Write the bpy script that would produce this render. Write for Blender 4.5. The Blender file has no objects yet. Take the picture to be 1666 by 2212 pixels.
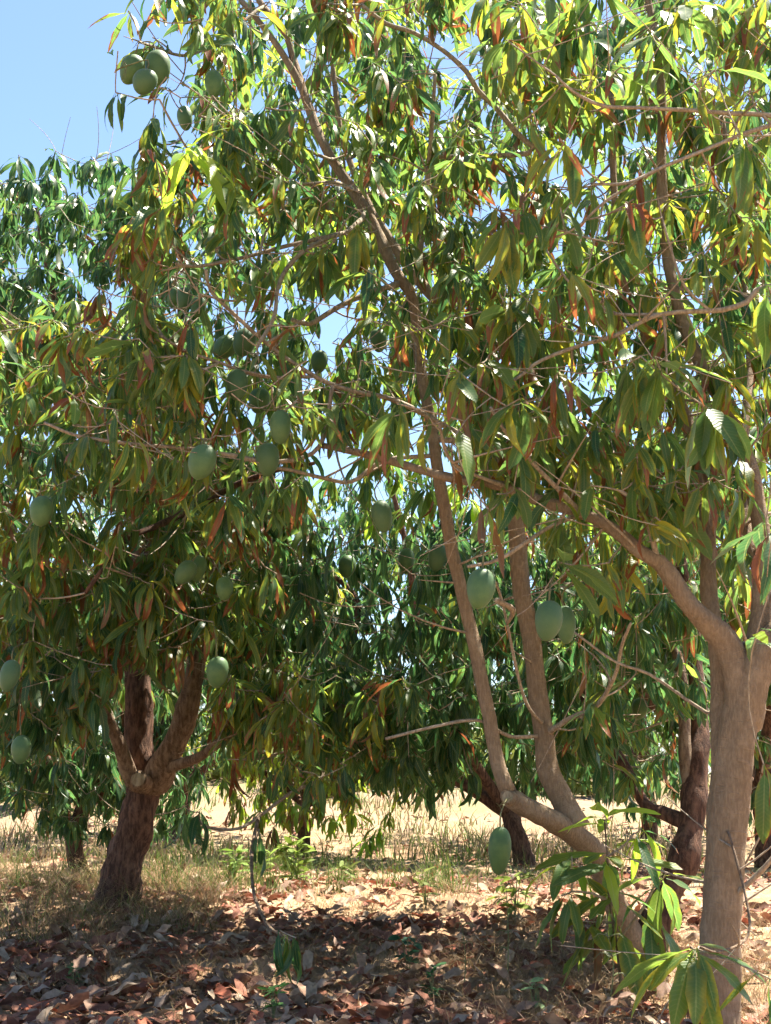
import bpy, math, random
import numpy as np
from mathutils import Vector, Matrix

rng = np.random.default_rng(11)
random.seed(11)
R = math.radians
scene = bpy.context.scene
COL = scene.collection

# ------------------------------------------------------------------ camera
F = 3000.0                    # focal length in pixels of a 1666 x 2212 picture
CX, CY = 833.0, 1106.0
CAM = np.array([0.0, 0.0, 0.75])
TILT = R(11.75)
cam_d = bpy.data.cameras.new('camera')
cam_d.sensor_fit = 'VERTICAL'
cam_d.sensor_height = 24.0
cam_d.lens = 24.0 * F / 2212.0
cam_d.clip_end = 3000.0
cam_d.clip_start = 0.05
cam = bpy.data.objects.new('camera', cam_d)
COL.objects.link(cam)
cam.location = CAM
cam.rotation_euler = (math.pi / 2 + TILT, 0, 0)
scene.camera = cam

# ------------------------------------------------------------------ sky, sun, exposure
SUN_EL, SUN_AZ = R(64), R(52)        # azimuth measured from +Y (straight ahead) towards +X
world = bpy.data.worlds.new('World')
scene.world = world
world.use_nodes = True
wn = world.node_tree.nodes
wn.clear()
sky = wn.new('ShaderNodeTexSky')
sky.sky_type = 'NISHITA'
sky.sun_disc = False
sky.sun_elevation = SUN_EL
sky.sun_rotation = SUN_AZ
sky.altitude = 100
sky.air_density = 1.0
sky.dust_density = 0.5
sky.ozone_density = 3.0
bg = wn.new('ShaderNodeBackground')
bg.inputs['Strength'].default_value = 0.058
wo = wn.new('ShaderNodeOutputWorld')
world.node_tree.links.new(sky.outputs[0], bg.inputs[0])
world.node_tree.links.new(bg.outputs[0], wo.inputs[0])
sun_d = bpy.data.lights.new('sun', 'SUN')
sun_d.energy = 5.0
sun_d.angle = R(0.53)
sun_d.color = (1.0, 0.92, 0.78)
sun = bpy.data.objects.new('sun', sun_d)
COL.objects.link(sun)
sv = Vector((math.sin(SUN_AZ) * math.cos(SUN_EL), math.cos(SUN_AZ) * math.cos(SUN_EL), math.sin(SUN_EL)))
sun.rotation_euler = sv.to_track_quat('Z', 'Y').to_euler()
sun.location = (0, 0, 12)
scene.view_settings.view_transform = 'Standard'
scene.view_settings.look = 'None'
scene.view_settings.gamma = 1.0
scene.view_settings.use_curve_mapping = False
scene.view_settings.exposure = 2.35
scene.render.engine = 'CYCLES'
cy = scene.cycles
cy.max_bounces = 6
cy.diffuse_bounces = 3
cy.use_adaptive_sampling = True
cy.adaptive_threshold = 0.03
cy.glossy_bounces = 2
cy.transmission_bounces = 4
cy.transparent_max_bounces = 4
cy.caustics_reflective = False
cy.caustics_refractive = False
cy.use_denoising = True
cy.sample_clamp_indirect = 6.0

# ------------------------------------------------------------------ pixels and points
CT, ST = math.cos(TILT), math.sin(TILT)

def ray(x, y):
    a, b = (x - CX) / F, (CY - y) / F
    return np.array([a, CT - b * ST, ST + b * CT])

def P(x, y, Y):
    r = ray(x, y)
    return CAM + r * (Y / r[1])

def proj(p):
    p = np.atleast_2d(p) - CAM
    d = p[:, 1] * CT + p[:, 2] * ST
    u = -p[:, 1] * ST + p[:, 2] * CT
    d = np.maximum(d, 0.05)
    return np.stack([CX + F * p[:, 0] / d, CY - F * u / d], 1), p[:, 1]

def sst(a, b, x):
    t = np.clip((x - a) / (b - a), 0, 1)
    return t * t * (3 - 2 * t)

def ground_z(x, y):
    x = np.asarray(x, float); y = np.asarray(y, float)
    z = 0.21 * sst(5.2, 8.6, y) + 0.95 * sst(12.5, 27, y)
    z = z + sst(13, 18, y) * (0.11 * np.sin(x * 0.8 + 0.6 + y * 0.15) + 0.06 * np.sin(x * 1.9 + y * 0.5))
    z = z + 0.022 * np.sin(x * 2.1 + 0.7) * np.sin(y * 1.7 + x * 0.4) + 0.012 * np.sin(x * 5.3 + y * 3.1) + 0.008 * np.sin(y * 8.3 - x * 6.1)
    z = z + 0.075 * np.exp(-((x + 0.50) / 0.42) ** 2 - ((y - 5.95) / 0.22) ** 2)
    z = z + 0.03 * np.exp(-((x + 0.95) / 0.5) ** 2 - ((y - 6.2) / 0.2) ** 2)
    z = z + 0.05 * np.exp(-((x - 0.55) / 0.8) ** 2 - ((y - 6.4) / 0.35) ** 2)
    return z

def G(x, y):
    r = ray(x, y)
    t = np.arange(2.0, 60, 0.01)
    p = CAM[None] + r[None] * t[:, None]
    k = np.nonzero(p[:, 2] < ground_z(p[:, 0], p[:, 1]))[0]
    return p[k[0]] if len(k) else p[-1]

# ------------------------------------------------------------------ materials
def new_mat(name):
    m = bpy.data.materials.new(name)
    m.use_nodes = True
    n = m.node_tree.nodes
    n.clear()
    return m, n, m.node_tree.links

class NT:
    def __init__(s, n, l): s.n, s.l = n, l
    def add(s, t, **kw):
        nd = s.n.new(t)
        for k, v in kw.items(): setattr(nd, k, v)
        return nd
    def put(s, nd, key, v):
        if hasattr(v, 'links') or isinstance(v, bpy.types.NodeSocket): s.l.new(v, nd.inputs[key])
        else: nd.inputs[key].default_value = v
    def math(s, op, a, b=0.0, c=None, clamp=False):
        nd = s.add('ShaderNodeMath', operation=op); nd.use_clamp = clamp
        s.put(nd, 0, a); s.put(nd, 1, b)
        if c is not None: s.put(nd, 2, c)
        return nd.outputs[0]
    def ss(s, a, b, x):
        nd = s.add('ShaderNodeMapRange', interpolation_type='SMOOTHSTEP')
        s.put(nd, 0, x); s.put(nd, 1, a); s.put(nd, 2, b)
        return nd.outputs[0]
    def mix(s, f, a, b):
        nd = s.add('ShaderNodeMix', data_type='RGBA')
        s.put(nd, 0, f); s.put(nd, 6, a); s.put(nd, 7, b)
        return nd.outputs[2]
    def ramp(s, x, stops):
        nd = s.add('ShaderNodeValToRGB')
        e = nd.color_ramp.elements
        while len(e) < len(stops): e.new(0.5)
        for k, (p, c) in enumerate(stops):
            e[k].position = p; e[k].color = (*c, 1)
        s.put(nd, 0, x)
        return nd.outputs[0]
    def noise(s, vec, scale, detail=3.0, rough=0.55):
        nd = s.add('ShaderNodeTexNoise')
        if vec is not None: s.l.new(vec, nd.inputs['Vector'])
        nd.inputs['Scale'].default_value = scale
        nd.inputs['Detail'].default_value = detail
        nd.inputs['Roughness'].default_value = rough
        return nd.outputs[0]

def c4(r, g, b): return (r, g, b, 1.0)

def leaf_material():
    m, n, l = new_mat('leaf')
    t = NT(n, l)
    uv = t.add('ShaderNodeUVMap', uv_map='UVMap').outputs[0]
    sep = t.add('ShaderNodeSeparateXYZ'); l.new(uv, sep.inputs[0])
    u = t.math('ABSOLUTE', t.math('SUBTRACT', t.math('MULTIPLY', sep.outputs[0], 2.0), 1.0))
    v = sep.outputs[1]
    at = t.add('ShaderNodeAttribute', attribute_name='tint')
    sc = t.add('ShaderNodeSeparateColor'); l.new(at.outputs['Color'], sc.inputs[0])
    ty, tb, tg = sc.outputs[0], sc.outputs[1], sc.outputs[2]
    pos = t.add('ShaderNodeNewGeometry')
    nz = t.noise(pos.outputs['Position'], 30.0, 3.0)
    nz2 = t.noise(pos.outputs['Position'], 7.0, 2.0)
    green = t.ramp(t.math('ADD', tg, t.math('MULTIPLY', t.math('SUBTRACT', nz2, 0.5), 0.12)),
                   [(0.0, (0.014, 0.046, 0.018)), (0.2, (0.024, 0.074, 0.026)), (0.4, (0.054, 0.110, 0.027)), (0.65, (0.096, 0.146, 0.025)), (0.82, (0.20, 0.195, 0.028)), (1.0, (0.15, 0.29, 0.034))])  # lowest stop darkened to stand for shade on rear leaves
    # yellowing margin
    ye = t.ss(0.45, 1.0, t.math('ADD', t.math('MULTIPLY', u, 0.55), t.math('ADD', t.math('MULTIPLY', ty, 0.55), t.math('MULTIPLY', t.math('SUBTRACT', nz, 0.5), 0.7))))
    col = t.mix(t.math('MULTIPLY', ye, 0.85), green, c4(0.215, 0.195, 0.02))
    # brown tip and margin
    be = t.math('ADD', t.math('MULTIPLY', v, 0.62), t.math('MULTIPLY', u, 0.22))
    be = t.math('ADD', be, t.math('MULTIPLY', t.math('SUBTRACT', nz, 0.5), 0.55))
    be = t.math('ADD', be, t.math('SUBTRACT', tb, 0.95))
    bf = t.ss(0.0, 0.10, be)
    brown = t.mix(nz2, c4(0.17, 0.042, 0.016), c4(0.30, 0.13, 0.055))
    col = t.mix(bf, col, brown)
    # pale midrib and side veins
    rib = t.math('SUBTRACT', 1.0, t.ss(0.02, 0.13, u))
    wv = t.math('SINE', t.math('ADD', t.math('MULTIPLY', v, 120.0), t.math('MULTIPLY', u, -9.0)))
    vein = t.math('MULTIPLY', t.ss(0.6, 1.0, wv), 0.10)
    col = t.mix(t.math('ADD', t.math('MULTIPLY', rib, 0.38), vein, clamp=True), col, c4(0.22, 0.25, 0.09))
    under = t.mix(t.math('MULTIPLY', pos.outputs['Backfacing'], 0.35), col, c4(0.13, 0.17, 0.08))
    pr = t.add('ShaderNodeBsdfPrincipled')
    l.new(under, pr.inputs['Base Color'])
    t.put(pr, 'Roughness', t.math('ADD', 0.30, t.math('MULTIPLY', nz, 0.2)))
    pr.inputs['Specular IOR Level'].default_value = 0.36
    bmp = t.add('ShaderNodeBump'); bmp.inputs['Strength'].default_value = 0.08; bmp.inputs['Distance'].default_value = 0.004
    l.new(t.math('ADD', wv, t.math('MULTIPLY', nz, 2.0)), bmp.inputs['Height'])
    l.new(bmp.outputs[0], pr.inputs['Normal'])
    tr = t.add('ShaderNodeBsdfTranslucent')
    hs = t.add('ShaderNodeHueSaturation'); hs.inputs['Hue'].default_value = 0.492; hs.inputs['Saturation'].default_value = 1.06; l.new(t.math('SUBTRACT', 3.0, t.math('MULTIPLY', bf, 1.9)), hs.inputs['Value'])
    l.new(col, hs.inputs['Color']); l.new(hs.outputs[0], tr.inputs[0])
    mx = t.add('ShaderNodeMixShader'); mx.inputs[0].default_value = 0.43
    l.new(pr.outputs[0], mx.inputs[1]); l.new(tr.outputs[0], mx.inputs[2])
    o = t.add('ShaderNodeOutputMaterial'); l.new(mx.outputs[0], o.inputs[0])
    return m

def bark_material(name, c1, c2, c3, scale=1.0, bump=0.6, rings=0.0):
    m, n, l = new_mat(name)
    t = NT(n, l)
    uv = t.add('ShaderNodeUVMap', uv_map='UVMap').outputs[0]
    geo = t.add('ShaderNodeNewGeometry')
    mp = t.add('ShaderNodeMapping'); mp.inputs['Scale'].default_value = (1, 1, 0.22)
    l.new(geo.outputs['Position'], mp.inputs[0])
    fis = t.noise(mp.outputs[0], 95.0 * scale, 6.0, 0.68)
    pat = t.noise(geo.outputs['Position'], 11.0, 5.0, 0.65)
    fine = t.noise(geo.outputs['Position'], 160.0, 3.0)
    col = t.mix(t.ss(0.38, 0.66, fis), c4(*c1), c4(*c2))
    col = t.mix(t.math('MULTIPLY', t.ss(0.5, 0.72, pat), 0.7), col, c4(*c3))
    h = t.math('ADD', fis, t.math('MULTIPLY', fine, 0.3))
    if rings:
        sp = t.add('ShaderNodeSeparateXYZ'); l.new(uv, sp.inputs[0])
        lf = t.add('ShaderNodeTexNoise'); lf.noise_dimensions = '2D'; lf.inputs['Scale'].default_value = 1.0
        mp2 = t.add('ShaderNodeMapping'); mp2.inputs['Scale'].default_value = (5.0, 120.0, 1.0); l.new(uv, mp2.inputs[0]); l.new(mp2.outputs[0], lf.inputs['Vector'])
        lent = t.ss(0.62, 0.72, lf.outputs[0])
        col = t.mix(t.math('MULTIPLY', lent, rings), col, c4(c3[0] * 1.35, c3[1] * 1.3, c3[2] * 1.25))
        h = t.math('ADD', h, t.math('MULTIPLY', lent, 0.4))
    pr = t.add('ShaderNodeBsdfPrincipled')
    l.new(col, pr.inputs['Base Color']); pr.inputs['Roughness'].default_value = 0.9
    pr.inputs['Specular IOR Level'].default_value = 0.2
    b = t.add('ShaderNodeBump'); b.inputs['Strength'].default_value = bump; b.inputs['Distance'].default_value = 0.012
    l.new(h, b.inputs['Height']); l.new(b.outputs[0], pr.inputs['Normal'])
    o = t.add('ShaderNodeOutputMaterial'); l.new(pr.outputs[0], o.inputs[0])
    return m

def mango_material():
    m, n, l = new_mat('mango_skin')
    t = NT(n, l)
    tc = t.add('ShaderNodeTexCoord').outputs['Object']
    oi = t.add('ShaderNodeObjectInfo').outputs['Random']
    a = t.noise(tc, 22.0, 4.0); sp = t.noise(tc, 260.0, 2.0)
    sxyz = t.add('ShaderNodeSeparateXYZ'); l.new(tc, sxyz.inputs[0])
    col = t.mix(t.ss(0.3, 0.7, a), c4(0.038, 0.098, 0.034), c4(0.082, 0.152, 0.044))
    col = t.mix(t.math('MULTIPLY', t.ss(0.0, 0.13, t.math('MULTIPLY', sxyz.outputs[2], -1.0)), 0.35), col, c4(0.10, 0.16, 0.04))
    col = t.mix(t.math('MULTIPLY', oi, 0.7), col, c4(0.05, 0.10, 0.045))
    col = t.mix(t.math('MULTIPLY', t.ss(0.62, 0.74, sp), 0.45), col, c4(0.12, 0.17, 0.08))
    pr = t.add('ShaderNodeBsdfPrincipled')
    l.new(col, pr.inputs['Base Color'])
    pr.inputs['Roughness'].default_value = 0.52
    pr.inputs['Specular IOR Level'].default_value = 0.28
    pr.inputs['Sheen Weight'].default_value = 0.06
    pr.inputs['Sheen Roughness'].default_value = 0.6
    pr.inputs['Subsurface Weight'].default_value = 0.0
    b = t.add('ShaderNodeBump'); b.inputs['Strength'].default_value = 0.12; b.inputs['Distance'].default_value = 0.002
    l.new(t.math('ADD', sp, t.math('MULTIPLY', a, 1.5)), b.inputs['Height']); l.new(b.outputs[0], pr.inputs['Normal'])
    o = t.add('ShaderNodeOutputMaterial'); l.new(pr.outputs[0], o.inputs[0])
    return m

def ground_material():
    m, n, l = new_mat('sandy_soil')
    t = NT(n, l)
    g = t.add('ShaderNodeNewGeometry').outputs['Position']
    big = t.noise(g, 0.55, 4.0); mid = t.noise(g, 5.0, 5.0, 0.65); fine = t.noise(g, 55.0, 5.0, 0.7)
    col = t.mix(t.ss(0.35, 0.65, mid), c4(0.25, 0.155, 0.088), c4(0.40, 0.28, 0.175))
    col = t.mix(t.math('MULTIPLY', t.ss(0.48, 0.62, big), 0.5), col, c4(0.25, 0.125, 0.072))
    col = t.mix(t.math('MULTIPLY', t.ss(0.54, 0.66, fine), 0.55), col, c4(0.16, 0.09, 0.05))
    sx = t.add('ShaderNodeSeparateXYZ'); l.new(g, sx.inputs[0])
    far = t.ss(10.0, 22.0, sx.outputs[1])
    fcol = t.mix(t.ss(0.42, 0.6, t.noise(g, 0.35, 4.0)), c4(0.215, 0.16, 0.09), c4(0.26, 0.18, 0.12))
    fcol = t.mix(t.math('MULTIPLY', t.ss(0.5, 0.65, t.noise(g, 0.9, 4.0)), 0.6), fcol, c4(0.17, 0.18, 0.08))
    col = t.mix(far, col, fcol)
    pr = t.add('ShaderNodeBsdfPrincipled')
    l.new(col, pr.inputs['Base Color']); pr.inputs['Roughness'].default_value = 0.95
    pr.inputs['Specular IOR Level'].default_value = 0.15
    b = t.add('ShaderNodeBump'); b.inputs['Strength'].default_value = 0.9; b.inputs['Distance'].default_value = 0.03
    l.new(t.math('ADD', mid, t.math('MULTIPLY', fine, 0.5)), b.inputs['Height']); l.new(b.outputs[0], pr.inputs['Normal'])
    o = t.add('ShaderNodeOutputMaterial'); l.new(pr.outputs[0], o.inputs[0])
    return m

def tint_material(name, rough=0.8, trans=0.25, spec=0.2, nscale=40.0):
    """colour from the 'tint' attribute (each piece's own colour) with a little grain"""
    m, n, l = new_mat(name)
    t = NT(n, l)
    at = t.add('ShaderNodeAttribute', attribute_name='tint').outputs['Color']
    g = t.add('ShaderNodeNewGeometry').outputs['Position']
    nz = t.noise(g, nscale, 3.0)
    mul = t.add('ShaderNodeMix', data_type='RGBA', blend_type='MULTIPLY'); mul.inputs[0].default_value = 1.0
    l.new(at, mul.inputs[6])
    gr = t.ramp(nz, [(0.3, (0.6, 0.57, 0.55)), (0.7, (1.25, 1.22, 1.2))]); l.new(gr, mul.inputs[7])
    pr = t.add('ShaderNodeBsdfPrincipled')
    l.new(mul.outputs[2], pr.inputs['Base Color']); pr.inputs['Roughness'].default_value = rough
    pr.inputs['Specular IOR Level'].default_value = spec
    tr = t.add('ShaderNodeBsdfTranslucent'); l.new(mul.outputs[2], tr.inputs[0])
    mx = t.add('ShaderNodeMixShader'); mx.inputs[0].default_value = trans
    l.new(pr.outputs[0], mx.inputs[1]); l.new(tr.outputs[0], mx.inputs[2])
    o = t.add('ShaderNodeOutputMaterial'); l.new(mx.outputs[0], o.inputs[0])
    return m

M_LEAF = leaf_material()
M_BARK = bark_material('grey_brown_bark', (0.19, 0.135, 0.086), (0.27, 0.20, 0.13), (0.33, 0.255, 0.175), 1.3, 0.7, 0.12)
M_DARK = bark_material('dark_red_bark', (0.048, 0.026, 0.018), (0.155, 0.085, 0.056), (0.20, 0.12, 0.082), 0.55, 1.0, 0.0)
M_MID = bark_material('brown_bark', (0.105, 0.068, 0.044), (0.24, 0.175, 0.12), (0.28, 0.215, 0.15), 0.6, 0.85, 0.15)
M_TWIG = bark_material('twig_bark', (0.20, 0.155, 0.11), (0.36, 0.295, 0.22), (0.41, 0.35, 0.27), 1.2, 0.3)
M_CUT = bark_material('cut_wood', (0.20, 0.155, 0.10), (0.33, 0.28, 0.19), (0.27, 0.26, 0.17), 0.5, 0.7)
M_MANGO = mango_material()
M_GROUND = ground_material()
M_LITTER = tint_material('dry_leaf', 0.75, 0.12, 0.25, 30.0)
M_GRASS = tint_material('grass_blade', 0.7, 0.35, 0.25, 20.0)
M_STALK = tint_material('green_stalk', 0.6, 0.0, 0.3, 60.0)

# ------------------------------------------------------------------ mesh helpers
def quad_mesh(name, V, Q, uv=None, tint=None, mat=None, smooth=True):
    """V (n,3), Q (m,4) quads; uv per vertex (n,2); tint per vertex (n,4)"""
    me = bpy.data.meshes.new(name)
    V = np.ascontiguousarray(V, dtype=np.float32); Q = np.ascontiguousarray(Q, dtype=np.int32)
    me.vertices.add(len(V)); me.vertices.foreach_set('co', V.ravel())
    me.loops.add(Q.size); me.loops.foreach_set('vertex_index', Q.ravel())
    me.polygons.add(len(Q))
    me.polygons.foreach_set('loop_start', np.arange(0, Q.size, 4, dtype=np.int32))
    me.polygons.foreach_set('use_smooth', np.full(len(Q), smooth, dtype=bool))
    if uv is not None:
        lay = me.uv_layers.new(name='UVMap')
        lay.data.foreach_set('uv', np.ascontiguousarray(uv[Q.ravel()], dtype=np.float32).ravel())
    if tint is not None:
        a = me.attributes.new('tint', 'FLOAT_COLOR', 'POINT')
        a.data.foreach_set('color', np.ascontiguousarray(tint, dtype=np.float32).ravel())
    me.update(calc_edges=True)
    if mat: me.materials.append(mat)
    return me

def add_obj(name, me, parent=None, loc=None):
    o = bpy.data.objects.new(name, me)
    COL.objects.link(o)
    if parent is not None: o.parent = parent
    if loc is not None: o.location = loc
    return o

def tag(o, label=None, cat=None, group=None, kind=None):
    if label: o['label'] = label
    if cat: o['category'] = cat
    if group: o['group'] = group
    if kind: o['kind'] = kind
    return o

def empty(name, loc):
    o = bpy.data.objects.new(name, None)
    o.empty_display_size = 0.1
    COL.objects.link(o)
    o.location = loc
    return o

def spline(pts, rad, step=0.04):
    """Catmull-Rom through pts with radii"""
    pts = np.asarray(pts, float); rad = np.asarray(rad, float)
    n = len(pts)
    if n == 2:
        k = max(2, int(np.linalg.norm(pts[1] - pts[0]) / step))
        s = np.linspace(0, 1, k + 1)[:, None]
        return pts[0] * (1 - s) + pts[1] * s, (rad[0] * (1 - s) + rad[1] * s)[:, 0]
    e = np.vstack([2 * pts[0] - pts[1], pts, 2 * pts[-1] - pts[-2]])
    op, orr = [], []
    for i in range(n - 1):
        p0, p1, p2, p3 = e[i:i + 4]
        k = max(2, int(np.linalg.norm(p2 - p1) / step))
        for s in np.arange(k) / k:
            op.append(0.5 * (2 * p1 + (p2 - p0) * s + (2 * p0 - 5 * p1 + 4 * p2 - p3) * s * s + (3 * p1 - p0 - 3 * p2 + p3) * s ** 3))
            orr.append(rad[i] * (1 - s) + rad[i + 1] * s)
    op.append(pts[-1]); orr.append(rad[-1])
    return np.array(op), np.array(orr)

def tube(p, r, sides=8, bumpy=0.0, seed=0, cap=True):
    """returns V, Q, uv for a swept tube along p"""
    n = len(p)
    tan = np.gradient(p, axis=0); tan /= np.linalg.norm(tan, axis=1)[:, None] + 1e-9
    ref = np.array([0.0, 1.0, 0.0]) if abs(tan[0][1]) < 0.85 else np.array([1.0, 0, 0])
    N = np.zeros_like(p)
    nv = np.cross(tan[0], ref); nv /= np.linalg.norm(nv)
    for i in range(n):
        nv = nv - tan[i] * np.dot(nv, tan[i]); nv /= np.linalg.norm(nv) + 1e-9
        N[i] = nv
    B = np.cross(tan, N)
    a = np.linspace(0, 2 * np.pi, sides, endpoint=False)
    rr = np.repeat(r[:, None], sides, 1)
    if bumpy:
        g = np.random.default_rng(seed)
        ln = np.concatenate([[0], np.cumsum(np.linalg.norm(np.diff(p, axis=0), axis=1))])
        for k in range(7):
            f, ph, m = g.uniform(2, 26), g.uniform(0, 6.28), g.integers(0, 4)
            rr = rr * (1 + bumpy * g.uniform(0.2, 0.5) * np.sin(f * ln[:, None] + m * a[None] + ph))
        rr = rr * (1 + bumpy * 0.35 * g.standard_normal(rr.shape))
    V = p[:, None] + rr[:, :, None] * (np.cos(a)[None, :, None] * N[:, None] + np.sin(a)[None, :, None] * B[:, None])
    ln = np.concatenate([[0], np.cumsum(np.linalg.norm(np.diff(p, axis=0), axis=1))])
    uv = np.stack([np.repeat((a / (2 * np.pi))[None], n, 0), np.repeat(ln[:, None], sides, 1)], 2)
    V = V.reshape(-1, 3); uv = uv.reshape(-1, 2)
    i = np.arange(n - 1)[:, None] * sides; j = np.arange(sides)[None]
    j2 = (j + 1) % sides
    Q = np.stack([i + j, i + j2, i + sides + j2, i + sides + j], 2).reshape(-1, 4)
    if cap:
        top = len(V)
        V = np.vstack([V, p[-1] + tan[-1] * r[-1] * 0.15, p[0] - tan[0] * r[0] * 0.15]); uv = np.vstack([uv, [0.5, ln[-1]], [0.5, 0]])
        b = (n - 1) * sides
        extra = []
        for k in range(0, sides, 2):
            extra.append([top, b + k, b + (k + 1) % sides, b + (k + 2) % sides])
            extra.append([top + 1, (k + 2) % sides, (k + 1) % sides, k])
        Q = np.vstack([Q, np.array(extra)])
    return V, Q, uv

class Join:
    def __init__(s): s.V, s.Q, s.U, s.T, s.n = [], [], [], [], 0
    def add(s, V, Q, uv=None, tint=None):
        s.V.append(V); s.Q.append(np.asarray(Q) + s.n)
        if uv is not None: s.U.append(uv)
        if tint is not None: s.T.append(np.broadcast_to(np.asarray(tint, float), (len(V), 4)))
        s.n += len(V)
    def mesh(s, name, mat, off=None, smooth=True):
        V = np.vstack(s.V)
        if off is not None: V = V - np.asarray(off)
        return quad_mesh(name, V, np.vstack(s.Q), np.vstack(s.U) if s.U else None, np.vstack(s.T) if s.T else None, mat, smooth)

# ------------------------------------------------------------------ leaf shapes
SEG = 8
def leaf_shape(g, bend, W, fold, wave, twist, petiole=0.13, blunt=0.0):
    v = np.concatenate([[0.0], np.linspace(petiole, 1.0, SEG)])
    t = np.clip((v - petiole) / (1 - petiole), 0, 1)
    w = W * (t ** (0.55 - 0.1 * blunt)) * ((1 - t) ** (0.72 - 0.25 * blunt)) * 1.95
    w = np.maximum(w, 0.011); w[-1] = 0.004
    ang = -bend * np.clip(v, 0, 1) ** 1.15
    ds = np.diff(v, prepend=0)
    x = np.cumsum(np.cos(ang) * ds); z = np.cumsum(np.sin(ang) * ds)
    nx, nz = -np.sin(ang), np.cos(ang)
    side = 0.05 * g.normal() * v ** 2
    V, UV = [], []
    ph1, ph2, k = g.uniform(0, 6.28), g.uniform(0, 6.28), g.uniform(9, 17)
    for i in range(len(v)):
        tw = twist * v[i]
        for s in (-1, 0, 1):
            h = 0.0
            if s: h = fold * w[i] + wave * w[i] * math.sin(k * v[i] + (ph1 if s < 0 else ph2))
            yy = s * w[i] * (1 + 0.10 * math.sin(2.3 * k * v[i] + ph1 * s) * (t[i] > 0) * (t[i] < 1))
            cy_, sy_ = math.cos(tw), math.sin(tw)
            y2, h2 = yy * cy_ - h * sy_, yy * sy_ + h * cy_
            V.append((x[i] + nx[i] * h2, y2 + side[i], z[i] + nz[i] * h2))
            UV.append((0.5 + 0.5 * s, v[i]))
    Q = []
    for i in range(len(v) - 1):
        for s in range(2):
            a = i * 3 + s
            Q.append((a, a + 3, a + 4, a + 1))
    return np.array(V), np.array(Q), np.array(UV)

VAR = []       # (V, Q, UV, tint)
STYLE = {}
def make_variants():
    g = np.random.default_rng(5)
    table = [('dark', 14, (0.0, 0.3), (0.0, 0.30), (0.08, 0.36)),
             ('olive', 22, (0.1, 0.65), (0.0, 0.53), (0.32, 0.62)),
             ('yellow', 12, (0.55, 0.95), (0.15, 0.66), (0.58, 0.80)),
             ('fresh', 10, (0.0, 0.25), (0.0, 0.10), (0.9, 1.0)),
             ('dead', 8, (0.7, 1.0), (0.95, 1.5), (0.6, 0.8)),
             ('back_shade', 14, (0.0, 0.2), (0.0, 0.12), (0.02, 0.16)),  # near-black green: shade on the rear foliage put into the leaf colour
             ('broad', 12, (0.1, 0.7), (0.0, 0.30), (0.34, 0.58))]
    for st, cnt, yy, bb, gg in table:
        ids = []
        for k in range(cnt):
            bend = g.uniform(0.4, 1.7)
            W = g.uniform(0.080, 0.108)
            fold, wave = g.uniform(0.1, 0.45), g.uniform(0.08, 0.30)
            if st == 'dead': fold, wave, W = g.uniform(0.6, 1.2), 0.4, W * 0.75
            if st == 'broad': W, wave, fold, bend = g.uniform(0.115, 0.14), g.uniform(.06, .16), g.uniform(.05, .25), g.uniform(.2, 1.0)
            V, Q, U = leaf_shape(g, bend, W, fold, wave, g.normal() * 0.5, blunt=0.6 if st == 'broad' else 0.0)
            tint = np.array([g.uniform(*yy), g.uniform(*bb), g.uniform(*gg), 1.0])
            ids.append(len(VAR)); VAR.append((V, Q, U, tint))
        STYLE[st] = ids
make_variants()
VAR_MESH = {}
def variant_mesh(k):
    if k not in VAR_MESH:
        V, Q, U, T = VAR[k]
        VAR_MESH[k] = quad_mesh('leaf', V, Q, U, np.repeat(T[None], len(V), 0), M_LEAF)
    return VAR_MESH[k]

VARV = np.array([v[0] for v in VAR]); VART = np.array([v[3] for v in VAR])
LOWI = np.array([3 * k + c for k in (0, 1, 3, 5, 8) for c in range(3)])
LOWQ = np.array([(i * 3 + c, i * 3 + c + 3, i * 3 + c + 4, i * 3 + c + 1) for i in range(4) for c in range(2)])
def leaf_matrices(az, pitch, roll, size):
    n = len(az); o = np.zeros(n); e = np.ones(n)
    cz, sz, cp, sp, cr, sr = np.cos(az), np.sin(az), np.cos(pitch), np.sin(pitch), np.cos(roll), np.sin(roll)
    m = lambda *r: np.stack(r, 1).reshape(n, 3, 3)
    return (m(cz, -sz, o, sz, cz, o, o, o, e) @ m(cp, o, -sp, o, e, o, sp, o, cp) @ m(e, o, o, o, cr, -sr, o, sr, cr)) * np.asarray(size)[:, None, None]

def leaf_matrix(pos, az, pitch, roll, size):
    cz, sz = math.cos(az), math.sin(az); cp, sp = math.cos(pitch), math.sin(pitch); cr, sr = math.cos(roll), math.sin(roll)
    Rz = np.array([[cz, -sz, 0], [sz, cz, 0], [0, 0, 1]])
    Ry = np.array([[cp, 0, -sp], [0, 1, 0], [sp, 0, cp]])
    Rx = np.array([[1, 0, 0], [0, cr, -sr], [0, sr, cr]])
    return (Rz @ Ry @ Rx) * size, np.asarray(pos, float)

# ------------------------------------------------------------------ keep-clear zones: fruit and stems that show in the open
CLEAR = []      # (x0, y0, x1, y1, radius px, Y, probability of dropping a leaf that would cover it)
def clear_path(pts, rad, Y, p):
    for a, b in zip(pts[:-1], pts[1:]):
        CLEAR.append((a[0], a[1], b[0], b[1], rad, Y, p))

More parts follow.
